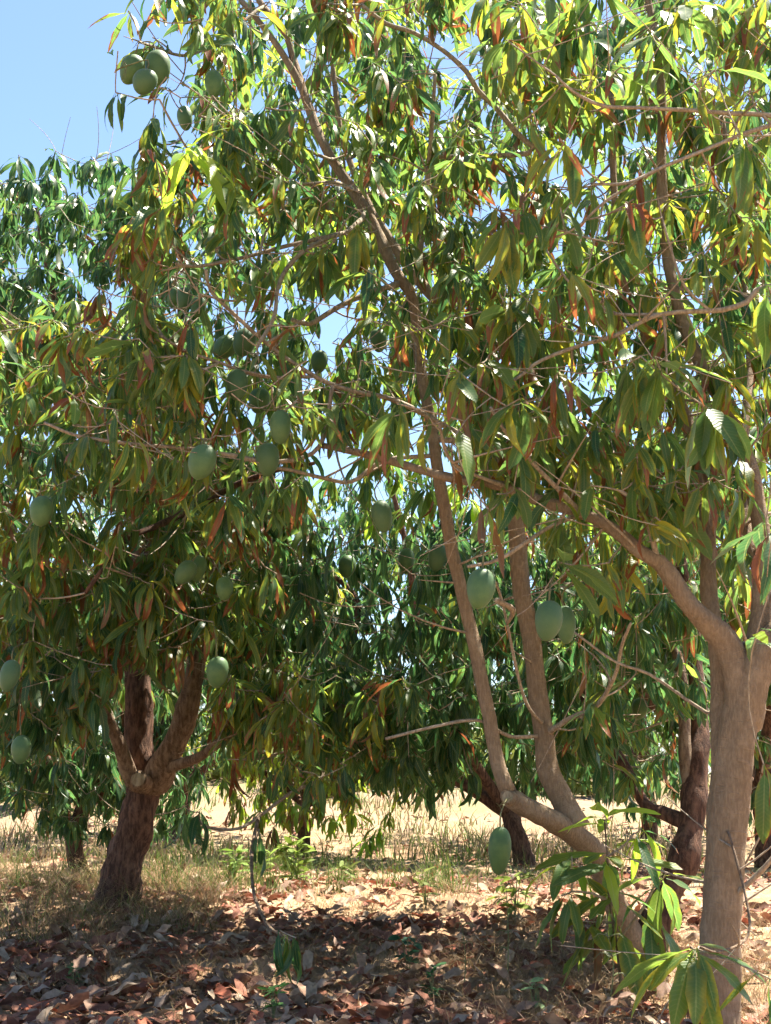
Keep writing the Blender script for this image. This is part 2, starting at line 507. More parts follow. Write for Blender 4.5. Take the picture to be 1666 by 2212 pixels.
# ------------------------------------------------------------------ trees
SKY_EDGE = np.array([(-400, 330), (0, 335), (50, 300), (100, 330), (150, 290), (190, 240), (150, 205), (205, 150), (240, 110), (215, 70), (260, 20), (300, -40), (330, -400)], float)
def in_sky(x, y):
    """the open sky beside the crowns, as seen over the orchard"""
    e = SKY_EDGE
    # polygon test
    poly = np.vstack([e, [(-900, -400), (-900, 330)]])
    inside = False
    j = len(poly) - 1
    for i in range(len(poly)):
        xi, yi = poly[i]; xj, yj = poly[j]
        if (yi > y) != (yj > y) and x < (xj - xi) * (y - yi) / (yj - yi) + xi: inside = not inside
        j = i
    return inside

def in_poly(x, y, poly):
    inside = False
    j = len(poly) - 1
    for i in range(len(poly)):
        xi, yi = poly[i]; xj, yj = poly[j]
        if (yi > y) != (yj > y) and x < (xj - xi) * (y - yi) / (yj - yi) + xi: inside = not inside
        j = i
    return inside

HOLES = [(825, 1225, 48, 75), (1215, 375, 55, 45), (1000, 45, 40, 45), (235, 650, 30, 30), (1060, 470, 40, 30), (905, 1560, 20, 20), (720, 700, 50, 40), (965, 1700, 30, 30), (1345, 60, 30, 40)]

DENS = 1.75
class Tree:
    def __init__(s, name, base, label, cat='tree', group='mango trees in the orchard'):
        s.base = np.array(base, float)
        s.root = empty(name, s.base)
        tag(s.root, label, cat, group)
        s.np_, s.nr = [], []          # skeleton nodes
        s.whorls, s.raw = [], []
        s.twigs = Join(); s.ntw = 0
        s.seed = int(abs(base[0]) * 100 + base[1] * 17)
        s.g = np.random.default_rng(s.seed + 3)
        s.bare = 0
    def nodes(s): return np.array(s.np_)
    def limb(s, pts, rad, name='limb', mat=None, sides=12, bumpy=0.10, step=0.035, label=None, parent=None, register=True):
        p, r = spline(pts, rad, step)
        V, Q, uv = tube(p, r, sides, bumpy, s.seed + len(s.np_))
        off = s.base if parent is None else np.zeros(3)
        o = add_obj(name, quad_mesh(name, V - s.base, Q, uv, None, mat or M_BARK), s.root if parent is None else parent)
        if parent is not None: o.location = (0, 0, 0)
        if label: o['label'] = label
        if register:
            for q, w in zip(p[2::2], r[2::2]): s.np_.append(q); s.nr.append(w)
        return o
    def px(s, pts, snap=False, **kw):
        """pts: (x, y, Y, width in pixels)"""
        P3 = [P(x, y, Y) for x, y, Y, w in pts]
        Rr = [0.5 * w * Y / F for x, y, Y, w in pts]
        if snap and s.np_:
            N = s.nodes()
            k = np.argmin(np.linalg.norm(N - P3[0][None], axis=1))
            q = N[k]
            if np.linalg.norm(q - P3[0]) > 0.01:
                P3 = [q] + P3; Rr = [min(Rr[0] * 1.1, s.nr[k] * 0.9)] + Rr
        return s.limb(P3, Rr, **kw)
    def br(s, pts, Y0, Y1, w0, w1, **kw):
        """a branch in the picture, its start taken from the nearest limb that runs under its first pixel"""
        N = s.nodes()
        xy, YY = proj(N)
        d = np.linalg.norm(xy - np.array(pts[0])[None], axis=1) + 60 * np.abs(YY - Y0)
        k = np.argmin(d)
        q = N[k]; Ys = YY[k]
        n = len(pts)
        P3, Rr = [q], [min(0.5 * w0 * Ys / F, s.nr[k] * 0.95)]
        for i, (x, y) in enumerate(pts):
            f = (i + 0.5) / n
            Yi = Ys * (1 - f) + Y1 * f
            p = P(x, y, Yi)
            if i == 0 and np.linalg.norm(p - q) < 0.08: continue
            P3.append(p); Rr.append(0.5 * (w0 * (1 - f) + w1 * f) * Yi / F)
        kw.setdefault('name', 'branch'); kw.setdefault('sides', 8); kw.setdefault('mat', M_TWIG)
        return s.limb(P3, Rr, **kw)
    def whorl(s, pos, n=10, size=0.17, mix=None, spread=1.0, up=0.0):
        s.whorls.append((np.asarray(pos, float), n, size, mix or {'olive': 0.7, 'dark': 0.2, 'yellow': 0.1}, spread, up))
    def fill(s, poly, Y0, Y1, n, size=(0.145, 0.195), leaves=(7, 12), mix=None, clear_sky=True, gap=0.075, holes=True):
        n = int(n * DENS)
        poly = np.array(poly, float)
        lo, hi = poly.min(0), poly.max(0)
        g = s.g; got = []
        tries = 0
        while len(got) < n and tries < n * 40:
            tries += 1
            x, y = g.uniform(lo[0], hi[0]), g.uniform(lo[1], hi[1])
            if not in_poly(x, y, poly): continue
            if clear_sky and (in_sky(x - 25, y + 10) or in_sky(x, y + 30)): continue
            if holes and any(((x - a) / (c + 20)) ** 2 + ((y + 25 - b) / (d + 30)) ** 2 < 1 for a, b, c, d in HOLES) and g.random() < 0.85: continue
            p = P(x, y, g.uniform(Y0, Y1))
            if got and np.min(np.linalg.norm(np.array(got) - p, axis=1)) < gap: continue
            got.append(p)
            s.whorl(p, int(g.integers(*leaves)), g.uniform(*size), mix)
    def ellipsoid(s, c, rad, n, size=(0.15, 0.19), leaves=(8, 13), mix=None, shell=0.55, keep=None):
        g = s.g; k = 0; tries = 0
        while k < n and tries < n * 30:
            tries += 1
            d = g.normal(size=3); d /= np.linalg.norm(d)
            q = np.array(c) + d * np.array(rad) * g.uniform(shell, 1.0) * (1 + 0.15 * math.sin(d[0] * 5 + d[2] * 7 + c[0]))
            if q[2] < ground_z(q[0], q[1]) + 0.35: continue
            if keep is not None and not keep(q): continue
            s.whorl(q, int(g.integers(*leaves)), g.uniform(*size), mix); k += 1
    def grow(s):
        """join every whorl to the skeleton by a twig, then hang its leaves"""
        g = s.g
        W = np.array([w[0] for w in s.whorls])
        nodes = list(s.np_); rads = list(s.nr)
        D = np.min(np.linalg.norm(W[:, None] - np.array(nodes)[None], axis=2), axis=1) if len(nodes) * len(W) < 3e6 else np.array([np.min(np.linalg.norm(np.array(nodes) - w, axis=1)) for w in W])
        arr = np.zeros((len(nodes) + len(W) * 14 + 10, 3)); nn = len(nodes); arr[:nn] = nodes
        for k in np.argsort(D):
            pos, n, size, mix, spread, up = s.whorls[k]
            d = arr[:nn] - pos
            dist = np.linalg.norm(d, axis=1) + 0.25 * np.maximum(d[:, 2], 0)
            j = int(np.argmin(dist)); a = arr[j].copy()
            L = np.linalg.norm(pos - a)
            tip = np.array([0, 0, 1.0])
            if L > 0.03:
                c1 = a * 0.55 + pos * 0.45 + g.normal(size=3) * 0.10 * L + np.array([0, 0, -0.10 * L])
                m = max(3, min(12, int(L / 0.07)))
                tt = np.linspace(0, 1, m + 1)[:, None]
                pth = (1 - tt) ** 2 * a + 2 * tt * (1 - tt) * c1 + tt ** 2 * pos
                r0 = min(rads[j] * 0.85, 0.0036 + 0.0052 * L); r1 = 0.0028
                rr = r0 + (r1 - r0) * tt[:, 0]
                V, Q, uv = tube(pth, rr, 5 if r0 < 0.005 else 6, 0.0, 0, cap=False)
                s.twigs.add(V, Q, uv); s.ntw += 1
                for q, w in zip(pth[1:], rr[1:]): arr[nn] = q; nn += 1; rads.append(w)
                tip = pth[-1] - pth[-2]; tip /= np.linalg.norm(tip) + 1e-9
            s.hang(pos, tip, n, size, mix, spread, up)
        s.all_nodes = arr[:nn].copy(); s.all_r = rads
        for _ in range(s.bare):
            j = int(g.integers(0, nn)); a = arr[j]
            d = g.normal(size=3) * [1, 1, 0.7]; d /= np.linalg.norm(d)
            L = g.uniform(0.12, 0.6)
            e = a + d * L; m = a + d * L * 0.5 + g.normal(size=3) * 0.06 * L + np.array([0, 0, -0.06 * L])
            tt = np.linspace(0, 1, 6)[:, None]
            pth = (1 - tt) ** 2 * a + 2 * tt * (1 - tt) * m + tt ** 2 * e
            r0 = min(rads[j] * 0.85, 0.0058)
            V, Q, uv = tube(pth, r0 + (0.0014 - r0) * tt[:, 0], 5, 0.0, 0, cap=False)
            s.twigs.add(V, Q, uv)
        s.settle()
    def hang(s, pos, tip, n, size, mix, spread, up):
        g = s.g
        names = list(mix); pr = np.array([mix[k] for k in names]); pr = pr / pr.sum()
        az = g.uniform(0, 6.28) + np.arange(n) * 2.39996 + g.normal(size=n) * 0.25
        main = names[int(g.choice(len(names), p=pr))]
        dead = g.choice([0.008, 0.05, 0.5], p=[0.75, 0.22, 0.03]) if 'back_shade' not in mix else 0.01
        az = np.arctan2(np.sin(az) * spread + tip[1] * 0.45, np.cos(az) * spread + tip[0] * 0.45)
        pitch = np.clip(g.normal(-0.85, 0.38, n) + 0.25 * tip[2] + up, -1.4, 0.9)
        var = np.array([int(g.choice(STYLE['dead' if g.random() < dead else (main if g.random() < 0.6 else names[int(g.choice(len(names), p=pr))])])) for _ in range(n)])
        base = pos[None] - tip[None] * g.uniform(0, 0.05, (n, 1)) + g.normal(size=(n, 3)) * 0.006
        A = leaf_matrices(az, pitch, g.normal(size=n) * 0.35, size * g.uniform(0.78, 1.24, n))
        s.raw.append((var, A, base))
    def settle(s):
        """drop the leaves that would cover open fruit and stems or touch the ground"""
        var = np.concatenate([r[0] for r in s.raw]); A = np.concatenate([r[1] for r in s.raw]); B = np.concatenate([r[2] for r in s.raw])
        S = VARV[var][:, [4, 7, 9, 11, 13, 15, 17, 19, 22, 25]]
        pts = np.einsum('nij,nkj->nki', A, S) + B[:, None]
        ok = (pts[:, :, 2] > ground_z(pts[:, :, 0], pts[:, :, 1]) + 0.01).all(1)
        xy, Y = proj(pts.reshape(-1, 3))
        drop = np.zeros(len(xy))
        for c in CLEAR_ARR:
            d = c[2:4] - c[0:2]; w = xy - c[0:2]
            t = np.clip((w @ d) / max(d @ d, 1e-6), 0, 1)
            hit = (np.linalg.norm(w - t[:, None] * d, axis=1) < c[4]) & (Y < c[5] + 0.04)
            drop = np.maximum(drop, hit * c[6])
        drop = drop.reshape(len(var), 10).max(1)
        ok &= s.g.random(len(var)) >= drop
        s.var, s.A, s.B = var[ok], A[ok], B[ok]

TREES = []
def finish_trees():
    """which leaves show largest: a coarse depth picture; the 300 largest of each tree become objects"""
    GX, GY, CELL = 280, 372, 6.0
    cells, ys, ids = [], [], []
    lid = 0
    for t in TREES:
        V = VARV[t.var]
        V = np.concatenate([V, 0.5 * (V[:, 3:-3:3] + V[:, 4:-3:3]), 0.5 * (V[:, 4:-3:3] + V[:, 5:-3:3]), 0.5 * (V[:, 4:-6:3] + V[:, 7:-3:3])], 1)
        k = V.shape[1]
        pts = np.einsum('nij,nkj->nki', t.A, V) + t.B[:, None]
        xy, Y = proj(pts.reshape(-1, 3))
        ym = np.repeat(Y.reshape(-1, k).mean(1), k)
        li = np.repeat(np.arange(len(t.var)) + lid, k)
        cx = np.floor(xy[:, 0] / CELL).astype(int); cy2 = np.floor(xy[:, 1] / CELL).astype(int)
        ok = (cx >= 0) & (cx < GX) & (cy2 >= 0) & (cy2 < GY) & (Y > 0.3)
        cells.append((cx + GX * cy2)[ok]); ys.append(ym[ok]); ids.append(li[ok])
        t.first = lid; lid += len(t.var)
    cells, ys, ids = np.concatenate(cells), np.concatenate(ys), np.concatenate(ids)
    zb = np.full(GX * GY, 1e9); np.minimum.at(zb, cells, ys)
    win = ys <= zb[cells] + 1e-9
    u = np.unique(np.stack([cells[win], ids[win]], 1), axis=0)
    cnt = np.bincount(u[:, 1], minlength=lid)
    for t in TREES:
        n = len(t.var)
        c = cnt[t.first:t.first + n]
        single = np.zeros(n, bool)
        best = np.argsort(-c, kind='stable')[:t.max_leaf]
        single[best[c[best] > 0]] = True
        if n <= t.max_leaf: single[:] = True
        for li in np.nonzero(single)[0]:
            M = np.eye(4); M[:3, :3] = t.A[li]; M[:3, 3] = t.B[li] - t.base
            o = add_obj('leaf', variant_mesh(int(t.var[li])), t.root)
            o.matrix_basis = Matrix(M.tolist())
        r = ~single
        if r.any():
            A, B, v = t.A[r], t.B[r] - t.base, t.var[r]
            far = t.base[1] > 9.0
            VV = np.einsum('nij,nkj->nki', A, VARV[v][:, LOWI] if far else VARV[v]) + B[:, None]
            m, k = VV.shape[:2]
            Q = LOWQ if far else VAR[0][1]
            QQ = (Q[None] + (np.arange(m) * k)[:, None, None]).reshape(-1, 4)
            T = np.repeat(VART[v][:, None], k, 1).reshape(-1, 4)
            o = add_obj('crown', quad_mesh('crown', VV.reshape(-1, 3), QQ, np.tile(VAR[0][2][LOWI] if far else VAR[0][2], (m, 1)), T, M_LEAF), t.root); o['kind'] = 'stuff'
        if t.twigs.V:
            o = add_obj('twigs', t.twigs.mesh('twigs', M_TWIG, t.base), t.root); o['kind'] = 'stuff'

# ------------------------------------------------------------------ ground
def build_ground():
    d = [-14, -9, -5, -2, 0, 1.5, 2.6]
    y = 3.2
    while y < 1200:
        d.append(y); y *= 1.011 if y < 12 else (1.03 if y < 40 else 1.12)
    d = np.array(d)
    nu = 200
    u = np.linspace(-1, 1, nu)
    half = np.where(d < 3, 12.0, np.maximum(2.6, np.abs(d) * 0.42))
    half = np.where(d < 3.2, 12.0, half)
    # denser in the middle, reaching far out at the sides
    prof = np.sign(u) * (0.45 * np.abs(u) + 0.55 * np.abs(u) ** 6 * 6)
    X = half[:, None] * prof[None]
    Yg = np.repeat(d[:, None], nu, 1)
    Z = ground_z(X, Yg)
    g = np.random.default_rng(2)
    Z += (0.006 * g.standard_normal(Z.shape)) * (Yg > 3) * (Yg < 14)
    V = np.stack([X, Yg, Z], 2).reshape(-1, 3)
    i = np.arange(len(d) - 1)[:, None] * nu; j = np.arange(nu - 1)[None]
    Q = np.stack([i + j, i + j + 1, i + nu + j + 1, i + nu + j], 2).reshape(-1, 4)
    o = add_obj('ground', quad_mesh('ground', V, Q, None, None, M_GROUND))
    tag(o, 'sandy orchard floor strewn with leaves under the mango trees', None, None, 'structure')
build_ground()

# ------------------------------------------------------------------ mangoes (placed first so that the leaves keep off them)
# x, y, width px, height px, tilt degrees, label
MANGO = [
 (283, 148, 55, 72, 14, 'dull green mango on the open-sky side of the high cluster of three'),
 (342, 146, 60, 84, -12, 'largest mango of the high cluster of three, hanging behind the pale round one'),
 (313, 178, 58, 62, 6, 'pale round mango in front of the high cluster of three against blue sky'),
 (462, 181, 42, 68, -8, 'lone pointed green mango beside the high cluster of three'),
 (400, 256, 36, 62, -14, 'dark mango half behind a twig just above the bright fresh leaf rosette'),
 (303, 490, 48, 58, 4, 'grey green mango peeping from behind drooping brown tipped leaves'),
 (376, 642, 30, 50, 5, 'smallest mango of a row of three, mostly behind its neighbour'),
 (398, 646, 36, 54, -4, 'middle mango of a row of three on a thin twig'),
 (430, 664, 36, 54, 0, 'lowest mango of a row of three on a thin twig'),
 (486, 750, 50, 62, 38, 'shaded mango lying slanted against a paler upright mango'),
 (528, 740, 52, 66, 8, 'pale upright mango beside the forked grey branch'),
 (513, 832, 48, 72, -6, 'dark mango behind yellow edged leaves, above two paler mangoes'),
 (560, 865, 47, 58, 0, 'round mango between two others under the long diagonal branch'),
 (606, 922, 48, 76, -4, 'shaded mango just above the smooth egg-shaped one'),
 (578, 992, 53, 74, -8, 'smooth egg-shaped green mango hanging by the horizontal branch'),
 (437, 1000, 62, 80, 4, 'large light green mango hanging alone under the horizontal branch'),
 (818, 735, 38, 54, -10, 'small dark mango beside the slanting main stem'),
 (690, 782, 38, 54, 0, 'small bluish mango behind the long diagonal branch'),
 (92, 1107, 52, 70, -6, 'round green mango at the end of a grey side branch'),
 (400, 1237, 42, 58, 32, 'slanted pale mango, front one of a pair by the upright limb'),
 (428, 1228, 36, 58, 4, 'dark mango, rear one of a pair by the upright limb'),
 (486, 1272, 38, 52, -10, 'small mango by the upright limb, apart from the pair there'),
 (826, 1115, 44, 72, -16, 'shaded tilted mango above the gap of bright sky'),
 (750, 1224, 38, 50, 0, 'dark mango beside the gap of bright sky'),
 (878, 1212, 36, 56, 0, 'very dark mango in the shaded rear foliage'),
 (945, 1205, 40, 60, 8, 'shaded mango beside the pale slanting stem'),
 (1038, 1275, 62, 92, 6, 'large light green mango hanging beside the two bare stems'),
 (1185, 1342, 60, 88, 4, 'large light green mango, front one of a pair beside the thicker bare stem'),
 (1222, 1350, 44, 82, -4, 'green mango, rear one of a pair beside the thicker bare stem'),
 (22, 1461, 42, 70, 4, 'egg-shaped green mango over the dark bush'),
 (470, 1452, 48, 66, -4, 'green mango hanging alone against the brown upright limb'),
 (47, 1620, 42, 60, -6, 'lowest green mango over the dark bush'),
 (1384, 1532, 34, 46, 0, 'small distant mango in the dark foliage between the trunks'),
 (1080, 1838, 48, 98, 2, 'long pale green mango hanging under the pruned low limb'),
]
def mango_Y(w, h):
    Y = 0.128 * F / h
    return float(np.clip(Y, 4.15, 7.2))
MY = []
for k, (x, y, w, h, tl, lb) in enumerate(MANGO):
    Y = mango_Y(w, h)
    if x < 640 and y > 1150: Y = float(np.clip(Y, 5.4, 5.9))
    if 'rear' in lb or 'behind its' in lb or 'hanging behind' in lb: Y += 0.06
    if 'front' in lb: Y -= 0.05
    if 'high cluster' in lb: Y = 5.05
    if 'pale round' in lb: Y = 4.96
    if 'largest mango' in lb: Y = 5.1
    MY.append(Y)
    CLEAR.append((x, y - h * 0.18, x, y + h * 0.18, max(w, h * 0.85) * 0.5 + 11, Y + 0.1, 0.0 if 'peeping' in lb or 'wrapped' in lb else 0.995))

# stems that show
S1 = [(1098, 1712), (1078, 1659), (1053, 1531), (1028, 1406), (998, 1281), (978, 1196)]
S1b = [(978, 1196), (945, 1010), (933, 928), (908, 793), (893, 653), (853, 583), (800, 475), (765, 415), (715, 340), (685, 280), (665, 225), (645, 175), (600, 100), (550, 35), (520, 0)]
S2 = [(1248, 1790), (1218, 1734), (1183, 1659), (1178, 1606), (1163, 1506), (1148, 1381), (1128, 1281), (1118, 1171)]
LOW = [(1385, 2060), (1345, 1985), (1315, 1920), (1300, 1875), (1283, 1840), (1233, 1795), (1183, 1768), (1133, 1742), (1098, 1720)]
T1P = [(1552, 2240), (1556, 2034), (1566, 1909), (1580, 1700), (1600, 1550), (1625, 1430)]
L1 = [(1620, 1440), (1565, 1380), (1513, 1331), (1478, 1291), (1448, 1246), (1423, 1216), (1383, 1192)]
T4P = [(250, 1958), (270, 1860), (290, 1785), (310, 1710), (302, 1630), (300, 1556), (300, 1500)]
T4R = [(350, 1646), (380, 1606), (405, 1531), (425, 1431), (435, 1356), (445, 1281)]
clear_path(S1, 22, 5.9, 0.985); clear_path(S1b, 16, 6.0, 0.93); clear_path(S2, 28, 6.0, 0.98); clear_path(LOW[4:], 34, 6.0, 0.98)
clear_path([(1572, 1800), (1580, 1700), (1600, 1550), (1625, 1430)], 44, 4.75, 0.85); clear_path(L1, 30, 4.75, 0.85)
clear_path(T4P, 40, 7.8, 0.93); clear_path(T4R[:4], 26, 7.6, 0.85); clear_path([(265, 1631), (240, 1571), (228, 1535)], 20, 7.5, 0.7)
clear_path([(460, 1500), (640, 1480)], 10, 6.0, 0.0)
clear_path([(1666, 250), (1483, 238), (1308, 230), (1223, 185)], 8, 4.6, 0.95)
clear_path([(1666, 270), (1533, 320), (1433, 360), (1283, 398)], 8, 4.6, 0.90)
clear_path([(1666, 618), (1613, 653), (1483, 673), (1333, 723), (1153, 788)], 9, 4.7, 0.95)
clear_path([(1383, 1192), (1260, 1110), (1083, 1050), (833, 992)], 12, 4.9, 0.45)
clear_path([(1428, 165), (1430, 400), (1450, 600), (1500, 760)], 12, 5.1, 0.70)
clear_path([(790, 440), (750, 500), (625, 530), (430, 575)], 8, 5.7, 0.90)
clear_path([(715, 510), (620, 580), (594, 678), (555, 748)], 8, 5.6, 0.95)
clear_path([(948, 913), (775, 848), (625, 778), (500, 673), (445, 583)], 8, 5.7, 0.90)
clear_path([(600, 1010), (400, 1106), (280, 1161), (185, 1281)], 10, 6.3, 0.80)
clear_path([(95, 913), (300, 960), (600, 998)], 7, 5.5, 0.85)
clear_path([(1143, 320), (1033, 195), (893, 70), (833, 50)], 9, 5.9, 0.90)
CLEAR_ARR = np.array(CLEAR)

# ------------------------------------------------------------------ front tree at the frame's side: smooth grey-brown trunk
OL = {'olive': 0.54, 'yellow': 0.17, 'dark': 0.23, 'broad': 0.06}
OLB = {'olive': 0.38, 'yellow': 0.26, 'dark': 0.08, 'broad': 0.28}
DK = {'dark': 0.62, 'olive': 0.28, 'back_shade': 0.10}
BK = {'back_shade': 0.72, 'dark': 0.22, 'olive': 0.06}

b1 = P(1552, 2240, 4.75); b1[2] = float(ground_z(b1[0], b1[1])) - 0.04
t1 = Tree('mango_tree', b1, 'mango tree with smooth grey-brown trunk forking beside the dark leaning trunk')
t1.max_leaf = 300
t1.bare = 420
t1.limb([b1] + [P(x, y, 4.75) for x, y in T1P[1:]], [0.076, 0.064, 0.061, 0.061, 0.066, 0.046], name='trunk', sides=24, bumpy=0.10)
t1.px([(1538, 2040, 4.80, 44), (1545, 1900, 4.79, 46), (1553, 1740, 4.80, 46), (1562, 1600, 4.84, 46), (1556, 1480, 4.88, 40), (1546, 1380, 4.92, 38), (1530, 1250, 4.98, 36), (1525, 1100, 5.05, 32), (1480, 900, 5.1, 28), (1400, 730, 5.2, 25), (1365, 620, 5.3, 22), (1330, 450, 5.4, 18), (1320, 200, 5.4, 12)], snap=True)
t1.px([(1600, 1560, 4.75, 70), (1596, 1460, 4.74, 66), (1565, 1385, 4.74, 58), (1513, 1331, 4.72, 50), (1478, 1291, 4.71, 44), (1448, 1246, 4.70, 40), (1423, 1216, 4.70, 36), (1383, 1192, 4.70, 32), (1330, 1146, 4.72, 29), (1260, 1110, 4.75, 27), (1170, 1082, 4.8, 25), (1083, 1050, 4.9, 24), (960, 1030, 5.0, 20), (833, 992, 5.15, 18), (740, 970, 5.3, 16), (690, 962, 5.4, 12)], snap=True)
t1.px([(1604, 1560, 4.77, 66), (1622, 1440, 4.78, 58), (1645, 1330, 4.8, 48), (1646, 1150, 4.85, 38), (1600, 950, 4.9, 32), (1500, 760, 5.0, 28), (1450, 600, 5.05, 26), (1430, 400, 5.1, 24), (1428, 165, 5.15, 20), (1400, 0, 5.2, 16), (1360, -200, 5.2, 10)], snap=True)
t1.px([(1604, 1560, 4.74, 78), (1632, 1450, 4.73, 72), (1700, 1340, 4.7, 62), (1800, 1150, 4.65, 50), (1840, 900, 4.6, 40), (1810, 600, 4.6, 34), (1770, 300, 4.6, 26), (1710, 0, 4.6, 18), (1650, -250, 4.7, 10)], snap=True)
t1.px([(1646, 1250, 4.82, 30), (1612, 1130, 4.95, 26), (1605, 980, 5.1, 22), (1620, 760, 5.3, 18), (1600, 500, 5.5, 14), (1560, 250, 5.6, 10)], snap=True)
t1.br([(1790, 270), (1666, 250), (1583, 245), (1483, 238), (1383, 233), (1308, 230), (1258, 210), (1223, 185), (1203, 165)], 4.6, 4.5, 13, 6)
t1.br([(1780, 250), (1666, 270), (1603, 290), (1533, 320), (1433, 360), (1358, 395), (1283, 398)], 4.6, 4.5, 13, 6)
t1.br([(1433, 360), (1308, 435), (1248, 490), (1183, 515), (1113, 500)], 4.5, 4.6, 7, 5)
t1.br([(1820, 560), (1730, 600), (1666, 618), (1633, 628), (1613, 653), (1558, 670), (1483, 673), (1408, 685), (1333, 723), (1258, 745), (1193, 768), (1153, 788), (1113, 820), (1073, 818), (1028, 818)], 4.6, 4.7, 16, 6)
t1.br([(1408, 685), (1333, 678), (1283, 653), (1228, 608), (1180, 540)], 4.6, 4.8, 9, 5)
t1.br([(1558, 670), (1480, 620), (1450, 540), (1430, 470)], 4.6, 4.6, 8, 5)
t1.br([(1423, 1216), (1400, 1130), (1380, 1090), (1340, 1060)], 4.7, 4.55, 14, 8)
t1.br([(1560, 1500), (1543, 1541), (1498, 1521), (1403, 1456), (1330, 1430), (1240, 1365)], 4.8, 5.0, 9, 5)
t1.br([(1600, 1960), (1655, 1870), (1720, 1790)], 4.75, 4.5, 13, 8)
t1.br([(1270, 1112), (1183, 1141), (1083, 1206), (1010, 1224)], 4.75, 4.6, 11, 7)
t1.br([(1575, 1800), (1620, 2000), (1560, 2055), (1510, 2045)], 4.75, 4.05, 6, 5, mat=M_MID)
t1.br([(1240, 1105), (1160, 1010), (1090, 930), (1060, 880)], 4.75, 4.4, 12, 6)
t1.br([(1110, 1058), (980, 1000), (948, 913)], 4.9, 4.5, 10, 6)
# foliage
t1.fill([(1020, -80), (1700, -80), (1700, 1120), (1480, 1130), (1300, 1060), (1150, 960), (1020, 860), (1080, 400)], 4.5, 5.1, 88, (0.17, 0.22), (6, 11), OLB)
t1.fill([(950, -80), (1700, -80), (1700, 1200), (1450, 1150), (1180, 1060), (1000, 980)], 5.0, 6.6, 150, (0.16, 0.205), (8, 13), {'olive': .48, 'dark': .42, 'yellow': .10})
t1.fill([(920, 860), (1300, 900), (1480, 1060), (1500, 1200), (1350, 1230), (1160, 1160), (960, 1080)], 4.5, 5.0, 24, (0.165, 0.21), (5, 9), OLB)
t1.fill([(1690, -500), (2300, -500), (2300, 1300), (1720, 1250)], 4.0, 6.4, 15, (0.16, 0.2), (8, 13), OL, gap=0.14)
t1.fill([(1000, -750), (2200, -750), (2000, -90), (1000, -90)], 4.3, 6.4, 8, (0.16, 0.2), (8, 13), OL, gap=0.14)
t1.fill([(1520, 1150), (1700, 1150), (1700, 1400), (1560, 1300)], 4.9, 5.6, 10, (0.15, 0.18), (6, 10), OLB)
for (x, y, Y, n, sz, mx, sp, up) in [
    (1415, 770, 4.3, 13, 0.195, {'broad': .5, 'olive': .3, 'yellow': .2}, 1.0, 0.1),
    (1385, 770, 4.35, 9, 0.19, {'broad': .6, 'olive': .3, 'yellow': .1}, 1.0, 0.0),
    (975, 790, 4.4, 9, 0.185, {'yellow': .45, 'broad': .4, 'olive': .15}, 0.9, 0.0),
    (858, 872, 4.4, 8, 0.19, {'broad': .9, 'olive': .1}, 0.6, -0.2),
    (1125, 860, 4.4, 9, 0.185, {'broad': .7, 'yellow': .3}, 0.9, 0.0),
    (1210, 800, 4.5, 7, 0.17, {'yellow': .6, 'olive': .4}, 0.8, -0.1),
    (985, 940, 4.35, 7, 0.2, {'broad': .9, 'yellow': .1}, 0.7, -0.3),
    (1055, 1100, 4.3, 8, 0.19, {'yellow': .5, 'broad': .5}, 0.9, 0.1),
    (1210, 1215, 4.55, 9, 0.185, {'broad': .7, 'yellow': .3}, 1.0, 0.2),
    (1600, 290, 4.3, 8, 0.2, {'broad': .7, 'yellow': .3}, 0.7, -0.2),
    (1545, 150, 4.4, 9, 0.18, {'yellow': .7, 'olive': .3}, 0.9, 0.3),
    (1370, 430, 4.4, 9, 0.185, {'broad': .6, 'yellow': .4}, 0.7, -0.2),
    (1210, 300, 4.5, 9, 0.18, {'yellow': .7, 'broad': .3}, 0.8, 0.0),
    (1220, 580, 4.4, 5, 0.18, {'yellow': .6, 'broad': .4}, 0.5, -0.4),
    (1090, 480, 4.5, 9, 0.18, {'broad': .5, 'olive': .4, 'yellow': .1}, 0.8, -0.1),
    (1550, 890, 4.3, 8, 0.2, {'broad': .8, 'yellow': .2}, 0.7, -0.2),
    (1640, 1350, 4.05, 9, 0.24, {'fresh': .2, 'broad': .3, 'dark': .5}, 1.0, 0.2),
    (1650, 1650, 4.15, 11, 0.22, {'yellow': .5, 'broad': .5}, 0.9, -0.1),
    (1655, 1130, 4.1, 7, 0.22, {'dark': .6, 'broad': .4}, 0.9, 0.2),
    (1492, 2047, 4.05, 12, 0.225, {'broad': 1.0}, 1.0, 0.3),
    (1675, 2120, 4.0, 8, 0.24, {'dark': .5, 'broad': .5}, 1.0, 0.1),
    (1660, 620, 4.3, 8, 0.19, {'broad': .7, 'yellow': .3}, 0.8, -0.1)]:
    t1.whorl(P(x, y, Y - (0.1 if y < 1300 else 0)), n, sz * (1.14 if y < 1300 else 1.0), mx, sp, up)
t1.grow(); TREES.append(t1)

